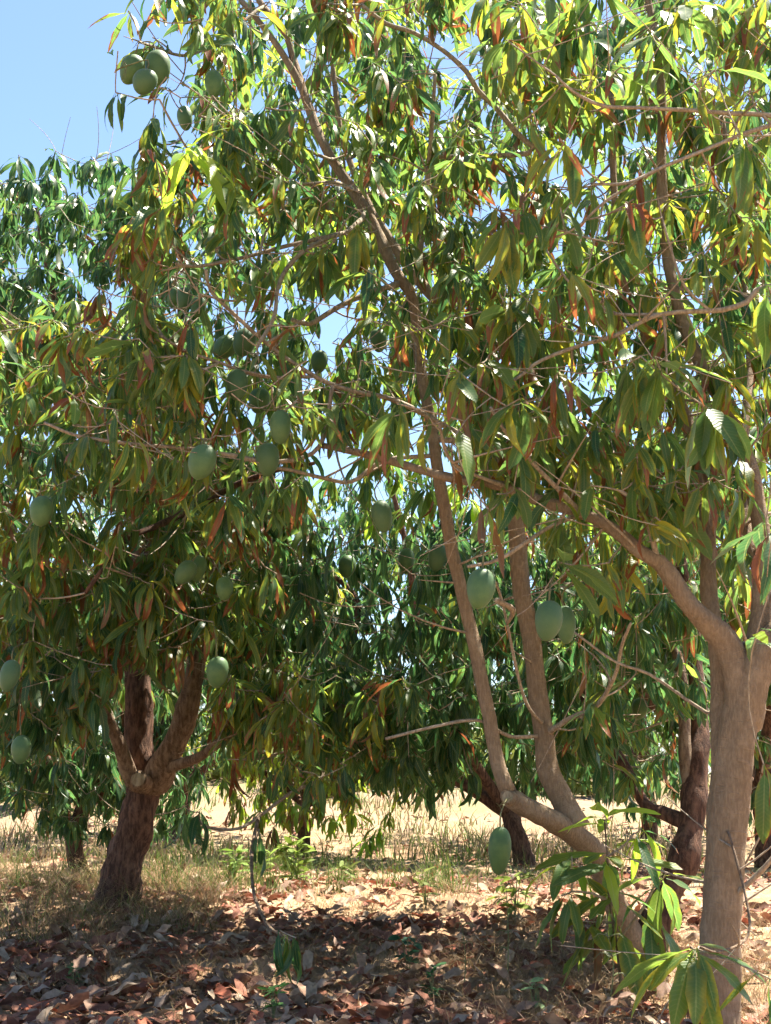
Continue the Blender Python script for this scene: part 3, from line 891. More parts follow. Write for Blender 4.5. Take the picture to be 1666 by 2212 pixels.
# ------------------------------------------------------------------ middle tree: low pruned limb with two bare stems, dark leaning trunk
b2 = G(1392, 2096); b2[2] -= 0.05
Yb = b2[1]
t2 = Tree('mango_tree', b2, 'mango tree with a low pruned limb, two pale bare stems and a dark leaning trunk')
t2.max_leaf = 300
t2.bare = 420
t2.limb([b2] + [P(x, y, Y) for x, y, Y in [(1418, 2000, Yb), (1462, 1890, Yb + .02), (1490, 1800, Yb + .05), (1502, 1700, Yb + .1), (1505, 1640, Yb + .12), (1512, 1560, Yb + .2), (1500, 1400, Yb + .3), (1470, 1200, Yb + .4)]],
        [0.085, 0.064, 0.062, 0.062, 0.052, 0.046, 0.04, 0.034, 0.028], name='trunk', mat=M_DARK, sides=18, bumpy=0.14)
LY = [Yb - .02, Yb - .08, Yb - .15, Yb - .2, Yb - .24, Yb - .3, Yb - .36, Yb - .42, Yb - .45]
t2.limb([b2 + np.array([0, 0, 0.08])] + [P(x, y, Y) for (x, y), Y in zip(LOW, LY)], [0.062, 0.056, 0.048, 0.044, 0.042, 0.046, 0.047, 0.045, 0.042, 0.038], sides=16, bumpy=0.12, label='low pale limb ending in a pruned stub')
yl = LY[-1]
def pruned_stub(t, c, axis, r, L, mat, label):
    axis = np.array(axis, float); axis /= np.linalg.norm(axis)
    a, b = np.array(c) - axis * L, np.array(c)
    o = t.limb([a, (a + b) / 2, b], [r * 1.15, r * 1.0, r * 0.98], name='pruned_stub', mat=mat, sides=16, bumpy=0.10, step=0.012, register=False, label=label)
    V, Q, uv = tube(np.array([b - axis * 0.004, b + axis * 0.005]), np.array([r * 0.74, r * 0.70]), 16, 0.08, 3)
    add_obj('cut_face', quad_mesh('cut_face', V - t.base, Q, uv, None, M_CUT, False), o)
pruned_stub(t2, P(1097, 1722, yl - 0.045), (-0.35, -1, 0.12), 0.030, 0.06, M_BARK, 'round pruning cut ringed by grey-brown bark')
Ys = np.linspace(yl, yl + 0.02, len(S1))
t2.limb([P(x, y, Y) for (x, y), Y in zip(S1 + S1b[1:], list(Ys) + list(np.linspace(yl + .02, yl + .25, len(S1b) - 1)))],
        [0.5 * w * 5.2 / F for w in (40, 35, 34, 32, 31, 31, 28, 27, 26, 27, 31, 30, 29, 27, 26, 24, 21, 18, 16, 15)], sides=14, bumpy=0.07, name='limb')
y2 = LY[-4]
t2.limb([P(x, y, y2 + 0.02 * i) for i, (x, y) in enumerate(S2 + [(1108, 1060), (1075, 950), (1045, 840), (1028, 753), (998, 698), (935, 640), (880, 575), (835, 505), (795, 440), (740, 300), (720, 150), (700, 0), (690, -150)])],
        [0.5 * w * 5.4 / F for w in (60, 56, 50, 48, 46, 45, 44, 42, 36, 34, 33, 33, 32, 30, 26, 22, 20, 16, 13, 10, 8)], sides=14, bumpy=0.07)
t2.px([(655, 195, yl + .2, 20), (635, 130, yl + .22, 19), (620, 80, yl + .22, 17), (590, 40, yl + .22, 16), (560, 0, yl + .25, 14), (500, -120, yl + .25, 8)], snap=True)
t2.px([(1490, 1780, Yb + .06, 34), (1430, 1755, Yb + .15, 30), (1393, 1738, Yb + .2, 26), (1348, 1651, Yb + .3, 22), (1278, 1546, Yb + .4, 18), (1240, 1450, Yb + .5, 12)], snap=True, mat=M_DARK)
t2.px([(1495, 1700, Yb + .1, 34), (1482, 1640, Yb + .12, 30), (1478, 1540, Yb + .15, 26), (1470, 1440, Yb + .2, 22), (1420, 1300, Yb + .3, 16)], snap=True, mat=M_MID)
t2.br([(1178, 1570), (1233, 1551), (1283, 1531), (1313, 1491), (1333, 1446), (1343, 1396), (1363, 1346)], 5.3, 5.2, 13, 6)
t2.br([(1160, 1600), (1100, 1590), (1033, 1556), (933, 1571), (833, 1596)], 5.3, 5.5, 9, 6)
t2.br([(790, 440), (780, 475), (750, 500), (715, 510), (625, 530), (530, 555), (430, 575), (380, 570)], yl + .2, 5.0, 14, 7)
t2.br([(715, 510), (660, 540), (620, 580), (600, 625), (594, 678), (575, 718), (555, 748)], 5.2, 5.0, 11, 8)
t2.br([(1010, 950), (948, 913), (893, 883), (833, 858), (775, 848), (700, 823), (625, 778), (560, 728), (500, 673), (455, 628), (445, 583)], 5.3, 5.0, 13, 7)
t2.br([(690, 823), (565, 813), (475, 783), (400, 758), (345, 723)], 5.1, 5.0, 8, 6)
t2.br([(475, 783), (430, 800), (395, 770), (305, 775)], 5.1, 5.0, 7, 5)
t2.br([(895, 640), (905, 560), (918, 450), (928, 340), (935, 250), (940, 160)], 5.3, 5.3, 14, 8)
t2.br([(845, 620), (780, 640), (720, 670), (670, 700), (630, 690)], yl + .1, 5.5, 16, 8)
t2.br([(1143, 330), (1113, 285), (1073, 235), (1033, 195), (1008, 155), (958, 110), (893, 70), (833, 50), (780, 10)], 5.6, 5.2, 14, 10)
t2.br([(760, 410), (725, 395), (650, 398), (600, 392), (560, 380)], 5.3, 5.1, 12, 6)
t2.br([(715, 345), (650, 320), (560, 285), (480, 265), (430, 250)], 5.3, 5.0, 9, 5)
t2.br([(650, 400), (620, 440), (575, 500), (560, 560)], 5.2, 5.1, 7, 5)
t2.br([(480, 265), (420, 330), (380, 280), (345, 215)], 5.1, 4.95, 7, 5)
t2.br([(690, 965), (600, 998), (500, 983), (400, 968), (300, 960), (175, 943), (95, 913)], 5.3, 5.2, 11, 7)
t2.br([(830, 995), (760, 1040), (700, 1033), (600, 1012), (560, 1040)], 5.3, 5.4, 11, 7)
t2.br([(1170, 1560), (1130, 1500), (1085, 1300), (1060, 1240)], 5.3, 5.1, 8, 5)
t2.br([(1128, 1330), (1108, 1318), (1072, 1296)], 5.3, 5.2, 15, 12)
t2.br([(600, 625), (560, 640), (500, 650), (430, 635)], 5.1, 5.0, 6, 5)
t2.br([(560, 20), (470, 90), (400, 120), (330, 100), (300, 90)], 5.2, 5.0, 9, 6)
t2.fill([(300, -80), (1090, -80), (1080, 500), (960, 900), (700, 930), (430, 860), (250, 620), (265, 380), (330, 250), (250, 60)], 4.75, 5.6, 135, (0.15, 0.195), (9, 15), OL)
t2.fill([(380, -80), (1090, -80), (1080, 800), (700, 900), (480, 800), (330, 500), (430, 250)], 5.6, 7.0, 120, (0.15, 0.195), (8, 14), {'olive': .48, 'dark': .42, 'yellow': .10})
t2.fill([(380, 560), (640, 820), (660, 1080), (420, 1080), (150, 960), (120, 700)], 4.9, 5.8, 64, (0.145, 0.185), (8, 14), OL)
t2.fill([(300, -700), (1100, -700), (1100, -90), (350, -90)], 4.7, 6.6, 10, (0.15, 0.2), (8, 13), OL, gap=0.14)
t2.fill([(800, -100), (1680, -100), (1680, 1150), (900, 1150), (640, 1080), (640, 500)], 6.5, 8.5, 220, (0.165, 0.21), (8, 13), {'olive': .5, 'fresh': .35, 'dark': .15}, gap=0.14)
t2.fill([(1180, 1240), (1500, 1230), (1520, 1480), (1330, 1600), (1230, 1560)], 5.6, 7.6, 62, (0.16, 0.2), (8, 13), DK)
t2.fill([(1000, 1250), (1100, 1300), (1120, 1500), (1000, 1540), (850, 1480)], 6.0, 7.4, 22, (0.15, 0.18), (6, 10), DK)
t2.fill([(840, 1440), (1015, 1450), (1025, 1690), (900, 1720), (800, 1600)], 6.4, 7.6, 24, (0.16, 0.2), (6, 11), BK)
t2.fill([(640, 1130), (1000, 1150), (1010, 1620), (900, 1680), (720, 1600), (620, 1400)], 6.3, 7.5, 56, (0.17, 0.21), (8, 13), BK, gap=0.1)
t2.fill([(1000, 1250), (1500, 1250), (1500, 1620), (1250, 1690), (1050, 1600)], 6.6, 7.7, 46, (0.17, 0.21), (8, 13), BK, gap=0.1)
t2.fill([(1240, 1560), (1500, 1500), (1480, 1660), (1300, 1690)], 6.2, 7.6, 16, (0.14, 0.17), (6, 10), DK)
for (x, y, Y, n, sz, mx, sp, up) in [
    (418, 318, 4.66, 14, 0.235, {'fresh': 1.0}, 1.2, 0.5),
    (505, 385, 4.8, 10, 0.16, {'olive': .7, 'yellow': .3}, 1.0, 0.0),
    (500, 850, 4.75, 12, 0.17, {'yellow': .5, 'olive': .5}, 0.5, 0.1),
    (540, 880, 4.8, 10, 0.17, {'yellow': .6, 'olive': .4}, 0.5, 0.2),
    (300, 480, 4.9, 10, 0.16, {'yellow': .7, 'olive': .3}, 0.9, 0.1),
    (265, 530, 4.9, 12, 0.17, {'olive': .8, 'yellow': .2}, 0.7, -0.3),
    (590, 560, 4.95, 12, 0.17, {'olive': 1.0}, 0.7, -0.1),
    (440, 950, 4.85, 8, 0.16, {'broad': .6, 'fresh': .4}, 0.5, -0.6),
    (320, 640, 4.9, 10, 0.16, {'olive': .6, 'yellow': .2, 'dead': .2}, 0.7, -0.4),
    (210, 620, 5.0, 10, 0.17, {'olive': .5, 'dead': .4, 'yellow': .1}, 0.6, -0.5),
    (255, 110, 4.95, 9, 0.16, {'olive': .5, 'dark': .5}, 1.1, 0.3),
    (250, 200, 5.0, 8, 0.15, {'dark': .7, 'olive': .3}, 1.1, 0.1),
    (330, 40, 4.95, 10, 0.16, {'olive': .8, 'dark': .2}, 1.1, 0.3),
    (440, 40, 4.9, 10, 0.17, {'olive': .8, 'dark': .2}, 1.0, 0.0)]:
    t2.whorl(P(x, y, Y), n, sz, mx, sp, up)
t2.grow(); TREES.append(t2)

# ------------------------------------------------------------------ tree with the rough dark trunk
b4 = P(250, 1958, 7.8); b4[2] = float(ground_z(b4[0], b4[1])) - 0.06
t4 = Tree('mango_tree', b4, 'mango tree with rough dark red-brown trunk, pruning stump and dry grass at its foot')
t4.max_leaf = 300
t4.bare = 320
t4.limb([b4] + [P(x, y, 7.8) for x, y in T4P[1:]] + [P(285, 1320, 7.9), P(330, 1150, 8.0), P(400, 1050, 8.1), P(420, 850, 8.2), P(380, 600, 8.3)],
        [0.5 * w * 7.8 / F for w in (96, 80, 72, 74, 66, 60, 58, 52, 48, 40, 28, 16)], name='trunk', mat=M_DARK, sides=22, bumpy=0.13)
t4.px([(335, 1690, 7.74, 60), (352, 1646, 7.7, 60), (380, 1606, 7.66, 54), (405, 1531, 7.6, 47), (425, 1431, 7.55, 40), (435, 1356, 7.5, 36), (445, 1281, 7.45, 30), (450, 1206, 7.4, 26), (440, 1080, 7.2, 20), (400, 950, 7.0, 14)], snap=True, mat=M_MID, sides=16, bumpy=0.10)
t4.px([(292, 1695, 7.66, 34), (270, 1640, 7.58, 32), (256, 1600, 7.54, 29), (238, 1565, 7.5, 25), (224, 1525, 7.4, 20), (190, 1430, 7.1, 14), (150, 1350, 6.9, 10)], snap=True, mat=M_MID, sides=12)
pruned_stub(t4, P(299, 1684, 7.55), (-0.1, -1, 0.15), 0.048, 0.14, M_MID, 'stump of a sawn-off limb with a grey cut face')
t4.px([(350, 1662, 7.7, 28), (425, 1638, 7.5, 22), (475, 1603, 7.3, 18), (525, 1571, 7.1, 15), (600, 1545, 6.9, 12), (700, 1530, 6.8, 9), (800, 1520, 6.7, 7)], snap=True, mat=M_MID, sides=10)
t4.px([(445, 1290, 7.45, 24), (530, 1301, 7.6, 22), (590, 1246, 7.7, 18), (615, 1216, 7.8, 14), (680, 1150, 8.0, 10)], snap=True, mat=M_DARK, sides=10)
t4.px([(400, 1050, 8.1, 26), (400, 1106, 6.9, 22)][::1] if False else [(330, 1150, 8.0, 24), (300, 1000, 8.3, 22), (200, 850, 8.6, 18), (120, 650, 8.8, 14), (80, 450, 8.8, 10)], snap=True, mat=M_DARK, sides=10)
t4.px([(440, 1080, 7.2, 18), (425, 1093, 6.6, 16), (350, 1131, 6.3, 15), (280, 1161, 6.1, 14), (240, 1201, 6.0, 12), (210, 1246, 5.9, 10), (185, 1281, 5.9, 8)], snap=True, mat=M_DARK, sides=9)
t4.px([(430, 1100, 6.8, 16), (500, 1053, 6.4, 14), (600, 1015, 6.2, 12), (680, 1000, 6.2, 9)], snap=True, mat=M_DARK, sides=9)
t4.br([(290, 1330), (180, 1290), (90, 1200), (30, 1100), (-30, 1080)], 7.9, 6.6, 16, 10)
t4.br([(420, 960), (200, 800), (60, 720), (-60, 650)], 7.0, 6.4, 14, 8)
t4.br([(525, 1571), (620, 1600), (700, 1670), (625, 1715), (565, 1760), (515, 1790), (450, 1787), (425, 1765)], 7.1, 6.3, 9, 5)
t4.br([(560, 1762), (545, 1835), (545, 1900), (555, 1950), (580, 2000), (610, 2020), (635, 2032)], 6.4, 5.2, 8, 6, mat=M_MID)
t4.br([(700, 1530), (640, 1610), (560, 1640)], 6.8, 6.6, 6, 5)
LM = {'olive': 0.52, 'dark': 0.28, 'yellow': 0.20}
t4.fill([(-60, 640), (260, 640), (440, 900), (620, 1040), (640, 1120), (430, 1150), (150, 1150), (-60, 1080)], 5.7, 7.2, 115, (0.16, 0.205), (9, 14), LM)
t4.fill([(-60, 1080), (480, 1130), (640, 1120), (600, 1250), (520, 1330), (380, 1420), (180, 1450), (-60, 1430)], 5.9, 7.4, 118, (0.16, 0.205), (9, 14), LM)
t4.fill([(-60, 350), (60, 320), (330, 330), (430, 600), (430, 900), (-60, 900)], 7.5, 9.4, 190, (0.17, 0.21), (9, 14), {'dark': .75, 'back_shade': .2, 'olive': .05})
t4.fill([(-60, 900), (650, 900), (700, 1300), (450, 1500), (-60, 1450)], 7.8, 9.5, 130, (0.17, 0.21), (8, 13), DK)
t4.fill([(-60, 1380), (230, 1400), (215, 1540), (100, 1590), (-60, 1590)], 6.0, 7.6, 36, (0.16, 0.2), (8, 13), DK)
t4.fill([(450, 1250), (640, 1250), (640, 1560), (480, 1560)], 6.6, 8.4, 40, (0.16, 0.2), (8, 13), DK)
t4.fill([(430, 60), (900, 0), (900, 850), (500, 850), (400, 400)], 6.9, 8.6, 100, (0.165, 0.205), (8, 12), {'olive': .5, 'fresh': .3, 'dark': .2}, gap=0.14)
t4.fill([(450, 1440), (900, 1450), (880, 1580), (700, 1620), (480, 1600)], 6.2, 7.6, 62, (0.15, 0.195), (6, 11), {'olive': .6, 'yellow': .25, 'dark': .15})
t4.fill([(480, 1250), (700, 1150), (760, 1300), (650, 1480), (500, 1450)], 7.0, 8.6, 30, (0.14, 0.18), (6, 10), {'olive': .4, 'yellow': .2, 'dark': .4})
t4.fill([(560, 1620), (760, 1600), (760, 1690), (600, 1700)], 6.2, 6.9, 7, (0.14, 0.17), (3, 6), {'dark': .6, 'yellow': .2, 'olive': .2}, gap=0.05)
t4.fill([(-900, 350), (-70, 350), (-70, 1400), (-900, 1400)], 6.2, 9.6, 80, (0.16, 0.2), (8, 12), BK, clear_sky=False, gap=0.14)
for (x, y, Y, n, sz, mx, sp, up) in [
    (430, 1755, 6.3, 6, 0.19, {'dark': .8, 'broad': .2}, 0.8, -0.3), (395, 1740, 6.25, 4, 0.2, {'dark': .7, 'broad': .3}, 0.6, -0.4),
    (640, 2026, 5.2, 8, 0.15, {'dark': .6, 'olive': .4}, 0.9, -0.2), (605, 2010, 5.22, 6, 0.14, {'dark': .8, 'dead': .2}, 0.7, -0.4),
    (490, 1640, 6.6, 4, 0.18, {'dead': .5, 'dark': .5}, 0.5, -0.5), (560, 1790, 6.3, 3, 0.16, {'dark': .7, 'dead': .3}, 0.5, -0.6),
    (735, 1650, 6.2, 3, 0.18, {'dark': 1}, 0.4, -0.7), (690, 1680, 6.3, 4, 0.17, {'dark': .6, 'yellow': .4}, 0.6, -0.5),
    (110, 690, 6.0, 12, 0.19, {'olive': .5, 'yellow': .5}, 1.0, 0.0), (60, 840, 5.8, 10, 0.2, {'yellow': .4, 'olive': .6}, 1.1, 0.2),
    (120, 960, 5.8, 9, 0.18, {'dark': .6, 'yellow': .2, 'dead': .2}, 0.8, -0.3), (60, 1290, 6.0, 10, 0.19, {'dark': .7, 'olive': .3}, 1.0, 0.0),
    (310, 1390, 6.3, 11, 0.19, {'dark': .4, 'olive': .6}, 0.9, 0.0), (530, 1360, 6.3, 10, 0.18, {'yellow': .5, 'olive': .5}, 0.9, 0.0)]:
    t4.whorl(P(x, y, Y), n, sz, mx, sp, up)
t4.grow(); TREES.append(t4)

# ------------------------------------------------------------------ rear trees of the orchard
def rear_tree(px, py, Y, height, rad, n, label, mix, lean=(0, 0), stems=2, cz=0.55, low=0.0, crx=1.0, maxl=300, cry=1.0, extra=(), zmin=0.35):
    b = P(px, py, Y); b[2] = float(ground_z(b[0], b[1])) - 0.05
    t = Tree('mango_tree', b, label)
    t.max_leaf = maxl
    g = t.g
    top = b + np.array([lean[0], lean[1], height])
    fk = b + np.array([lean[0] * 0.15, lean[1] * 0.15, 0.55 * g.uniform(0.8, 1.2)])
    r0 = 0.012 * height + 0.03
    t.limb([b, (b + fk) / 2 + g.normal(size=3) * 0.02, fk], [r0 * 1.25, r0, r0 * 0.95], name='trunk', mat=M_DARK, sides=12, bumpy=0.12)
    for k in range(stems + 2):
        a = k * 6.28 / (stems + 2) + g.uniform(-0.4, 0.4)
        e = b + np.array([lean[0] + math.cos(a) * rad * 0.62 * crx, lean[1] + math.sin(a) * rad * 0.62, height * g.uniform(0.62, 0.88)])
        m1 = fk * 0.6 + e * 0.4 + np.array([math.cos(a), math.sin(a), -0.6]) * 0.16 * rad + g.normal(size=3) * 0.12
        m2 = fk * 0.3 + e * 0.7 + g.normal(size=3) * 0.16
        t.limb([fk - [0, 0, 0.03], m1, m2, e], [r0 * 0.7, r0 * 0.5, r0 * 0.36, r0 * 0.16], mat=M_DARK, sides=9, bumpy=0.1, step=0.08)
    c = b + np.array([lean[0], lean[1], height * cz + low])
    t.ellipsoid(c, (rad * crx, rad * cry, height * (1 - cz)), int(n * 3.0), (0.16, 0.21), (9, 14), mix, shell=0.35, keep=lambda q: q[2] > ground_z(q[0], q[1]) + zmin + 0.25 * math.sin(q[0] * 3.0 + q[1]))
    for (x, y, Yw, k, sz) in extra: t.whorl(P(x, y, Yw), k, sz, mix, 1.0, 0.1)
    t.grow(); TREES.append(t)
    return t
rear_tree(1135, 1868, 12.2, 4.2, 2.3, 420, 'mango tree with dark drooping crown and leaning trunk behind the pruned limb', BK, (-0.75, 0.7), 2, 0.52, cry=0.6, zmin=0.85)
rear_tree(655, 1850, 13.5, 2.3, 1.35, 90, 'low twin-stemmed mango tree with yellow leaf sprays on the sunlit ground', {'fresh': .45, 'yellow': .35, 'olive': .2}, (0.1, 0), 2, 0.52, extra=[(805, 1805, 12.6, 14, .2), (790, 1815, 12.5, 12, .2), (820, 1790, 12.7, 12, .2), (640, 1735, 12.4, 14, .22), (660, 1745, 12.3, 12, .22), (765, 1720, 12.6, 14, .2), (745, 1700, 12.6, 12, .2), (560, 1760, 12.6, 14, .2), (590, 1790, 12.8, 12, .2), (610, 1730, 12.5, 12, .2), (840, 1760, 12.9, 12, .2), (720, 1770, 13, 12, .2)])
rear_tree(178, 1830, 10.6, 2.7, 1.35, 220, 'low dark bushy mango tree behind the dry grass by the rough trunk', BK, (0, 0), 2, 0.5)
rear_tree(1660, 1880, 11.4, 4.4, 2.0, 280, 'shaded mango tree behind the smooth grey-brown trunk', DK, (-0.2, 0.2), 2, 0.55)
rear_tree(1400, 1815, 15.5, 4.6, 2.4, 330, 'round-crowned mango tree seen under the arch of the dark leaning trunk', {'back_shade': .45, 'olive': .25, 'dark': .3}, (0, 0), 2, 0.54, zmin=1.0)
rear_tree(390, 1800, 15.5, 4.4, 2.3, 330, 'mango tree glimpsed through the fork of the rough dark trunk', {'back_shade': .4, 'olive': .3, 'dark': .3}, (0, 0), 2, 0.54, zmin=1.2)

# ------------------------------------------------------------------ leafy sapling in front of the low limb
bs = G(1345, 2165)
sp_ = Tree('mango_sapling', bs - np.array([0, 0, 0.02]), 'young mango sapling with big bright leaves in front of the low pruned limb', 'sapling', None)
sp_.root['group'] = ''
del sp_.root['group']
sp_.max_leaf = 300
CLEAR_KEEP = CLEAR_ARR; CLEAR_ARR = np.array([(0, 0, 0, 1, 0.1, 0.0, 0.0)])
Yp = bs[1]
sp_.limb([bs - np.array([0, 0, 0.02]), P(1335, 2060, Yp - .02), P(1318, 1950, Yp - .05), P(1312, 1850, Yp - .06), P(1306, 1770, Yp - .06)], [0.007, 0.006, 0.005, 0.004, 0.003], name='stem', mat=M_STALK if False else M_MID, sides=7, bumpy=0.05)
sp_.br([(1318, 1950), (1280, 1930), (1235, 1925)], Yp, Yp - .1, 6, 5); sp_.br([(1330, 2040), (1390, 1960), (1420, 1900)], Yp, Yp - .05, 6, 5)
sp_.br([(1312, 1850), (1345, 1830), (1370, 1800)], Yp, Yp - .1, 5, 4)
for (x, y, n, sz, mx, sp, up) in [(1306, 1750, 7, 0.24, {'fresh': .8, 'broad': .2}, 1.2, 0.85), (1312, 1840, 8, 0.26, {'fresh': .6, 'broad': .4}, 1.2, 0.6), (1212, 1935, 7, 0.24, {'broad': .8, 'olive': .2}, 1.0, 0.0), (1258, 1990, 5, 0.23, {'broad': .7, 'dead': .3}, 1.0, -0.1),
                               (1315, 1915, 8, 0.26, {'broad': .8, 'yellow': .2}, 1.1, 0.1), (1440, 1885, 7, 0.22, {'broad': .8, 'dark': .2}, 1.0, 0.0), (1385, 1790, 5, 0.22, {'fresh': .6, 'dark': .4}, 1.1, 0.4), (1335, 1995, 6, 0.24, {'yellow': .35, 'broad': .65}, 0.8, -0.2), (1425, 1985, 6, 0.22, {'broad': 1.0}, 1.0, 0.0), (1235, 1850, 5, 0.24, {'fresh': .5, 'broad': .5}, 1.1, 0.3)]:
    sp_.whorl(P(x, y, Yp - 0.06), n, sz, mx, sp, up)
sp_.grow(); TREES.append(sp_)
CLEAR_ARR = CLEAR_KEEP
finish_trees()

# ------------------------------------------------------------------ mango fruit
NODES = np.vstack([t.all_nodes for t in (t1, t2, t4)] + [TREES[3].all_nodes])
def mango_mesh(w, h, g):
    nu, nv = 20, 14
    V, Q = [], []
    asym = g.uniform(0.06, 0.13)
    for i in range(nv + 1):
        th = math.pi * i / nv
        z = math.cos(th)
        r = math.sin(th) ** 0.92 if 0 < i < nv else 0.0
        k = 1.0 + 0.15 * z
        for j in range(nu):
            a = 2 * math.pi * j / nu
            rr = r * k
            x = math.cos(a) * rr * w / 2 + asym * w * (z * 0.35 - 0.45 * (z < -0.4) * (-z - 0.4))
            y = math.sin(a) * rr * w / 2 * 0.88
            V.append((x, y, (z - 1) * h / 2))
    for i in range(nv):
        for j in range(nu):
            a = i * nu + j; b = i * nu + (j + 1) % nu
            Q.append((a, a + nu, b + nu, b))
    return quad_mesh('mango', np.array(V), np.array(Q), None, None, M_MANGO)

gm = np.random.default_rng(21)
for (x, y, wpx, hpx, tl, lb), Y in zip(MANGO, MY):
    if 'high cluster' not in lb or 'beside' in lb:       # hang it from the twig nearest its sight line
        lo_, hi_ = (4.75, 5.25) if 'low limb' in lb else (Y - 0.3, Y + 0.02)
        best = None
        for Yt in np.linspace(lo_, hi_, 13):
            tp = P(x, y - hpx * 0.5, Yt); dd = NODES - tp
            cst = np.min(np.linalg.norm(dd, axis=1) + 0.8 * np.maximum(-dd[:, 2] + 0.02, 0)) + 0.15 * abs(Yt - Y)
            if best is None or cst < best[0]: best = (cst, Yt)
        if not ('rear' in lb or 'front' in lb): Y = best[1]
    w, h = wpx * Y / F, hpx * Y / F * 1.02
    c = P(x, y, Y)
    tr = R(tl)
    topv = np.array([math.sin(tr), 0, math.cos(tr)])
    top = c + topv * h / 2
    o = add_obj('mango', mango_mesh(w, h, gm))
    o.location = top
    o.rotation_euler = (gm.normal() * 0.12, tr, 0)
    tag(o, lb, 'mango', 'green mangoes hanging in the trees')
    d = NODES - top
    cost = np.linalg.norm(d, axis=1) + 0.8 * np.maximum(-d[:, 2] + 0.02, 0)
    q = NODES[np.argmin(cost)]
    L = np.linalg.norm(q - top)
    # the stalk leaves the fruit upwards, then bends to its twig
    a0 = top - topv * 0.006
    pth, rr = spline([a0, a0 + topv * min(0.05, 0.4 * L + 0.008), a0 * 0.35 + q * 0.65 + np.array([0, 0, 0.02 * (L > .08)]), q], [0.0035, 0.0028, 0.0026, 0.0026], 0.02)
    V, Q, uv = tube(pth, rr, 6, 0.0, 0, cap=False)
    inv = np.array(Matrix.LocRotScale(o.location, o.rotation_euler, None).inverted())
    V = V @ inv[:3, :3].T + inv[:3, 3]
    jn = Join()
    for kk in range(4):
        f0 = pth[int(len(pth) * gm.uniform(0.25, 0.8))]
        dv = gm.normal(size=3); dv /= np.linalg.norm(dv)
        p2, r2 = spline([f0, f0 + dv * 0.02, f0 + dv * gm.uniform(0.03, 0.06) - np.array([0, 0, 0.012])], [0.0016, 0.0012, 0.0008], 0.015)
        v2, q2, u2 = tube(p2, r2, 4, 0.0, 0, cap=False)
        jn.add(v2, q2, u2)
    jv = np.vstack(jn.V) @ inv[:3, :3].T + inv[:3, 3]
    n0 = len(V); V = np.vstack([V, jv]); Q = np.vstack([Q, np.vstack(jn.Q) + n0]); uv = np.vstack([uv, np.vstack(jn.U)])
    add_obj('stalk', quad_mesh('stalk', V, Q, uv, np.tile([[0.12, 0.12, 0.05, 1.0]], (len(V), 1)), M_STALK), o)

# ------------------------------------------------------------------ fallen leaves
def dry_variants():
    g = np.random.default_rng(31); out = []
    cols = [(0.15, 0.06, 0.035), (0.20, 0.09, 0.055), (0.24, 0.15, 0.10), (0.11, 0.045, 0.03), (0.30, 0.23, 0.165), (0.17, 0.11, 0.08), (0.22, 0.07, 0.04), (0.26, 0.19, 0.14), (0.13, 0.065, 0.045)]
    for k in range(22):
        V, Q, U = leaf_shape(g, g.uniform(-0.9, 0.9), g.uniform(0.12, 0.2), g.uniform(-0.5, 0.7), g.uniform(0.1, 0.5), g.normal() * 0.9, petiole=0.05, blunt=0.4)
        V[:, 2] -= V[:, 2].min()
        V[:, 0] -= 0.5
        c = np.array(cols[k % len(cols)]) * g.uniform(1.05, 1.5)
        out.append((V, Q, U, np.array([*c, 1.0])))
    return out
DRY = dry_variants()
DRY_MESH = [quad_mesh('fallen_leaf', V, Q, U, np.repeat(T[None], len(V), 0), M_LITTER) for V, Q, U, T in DRY]
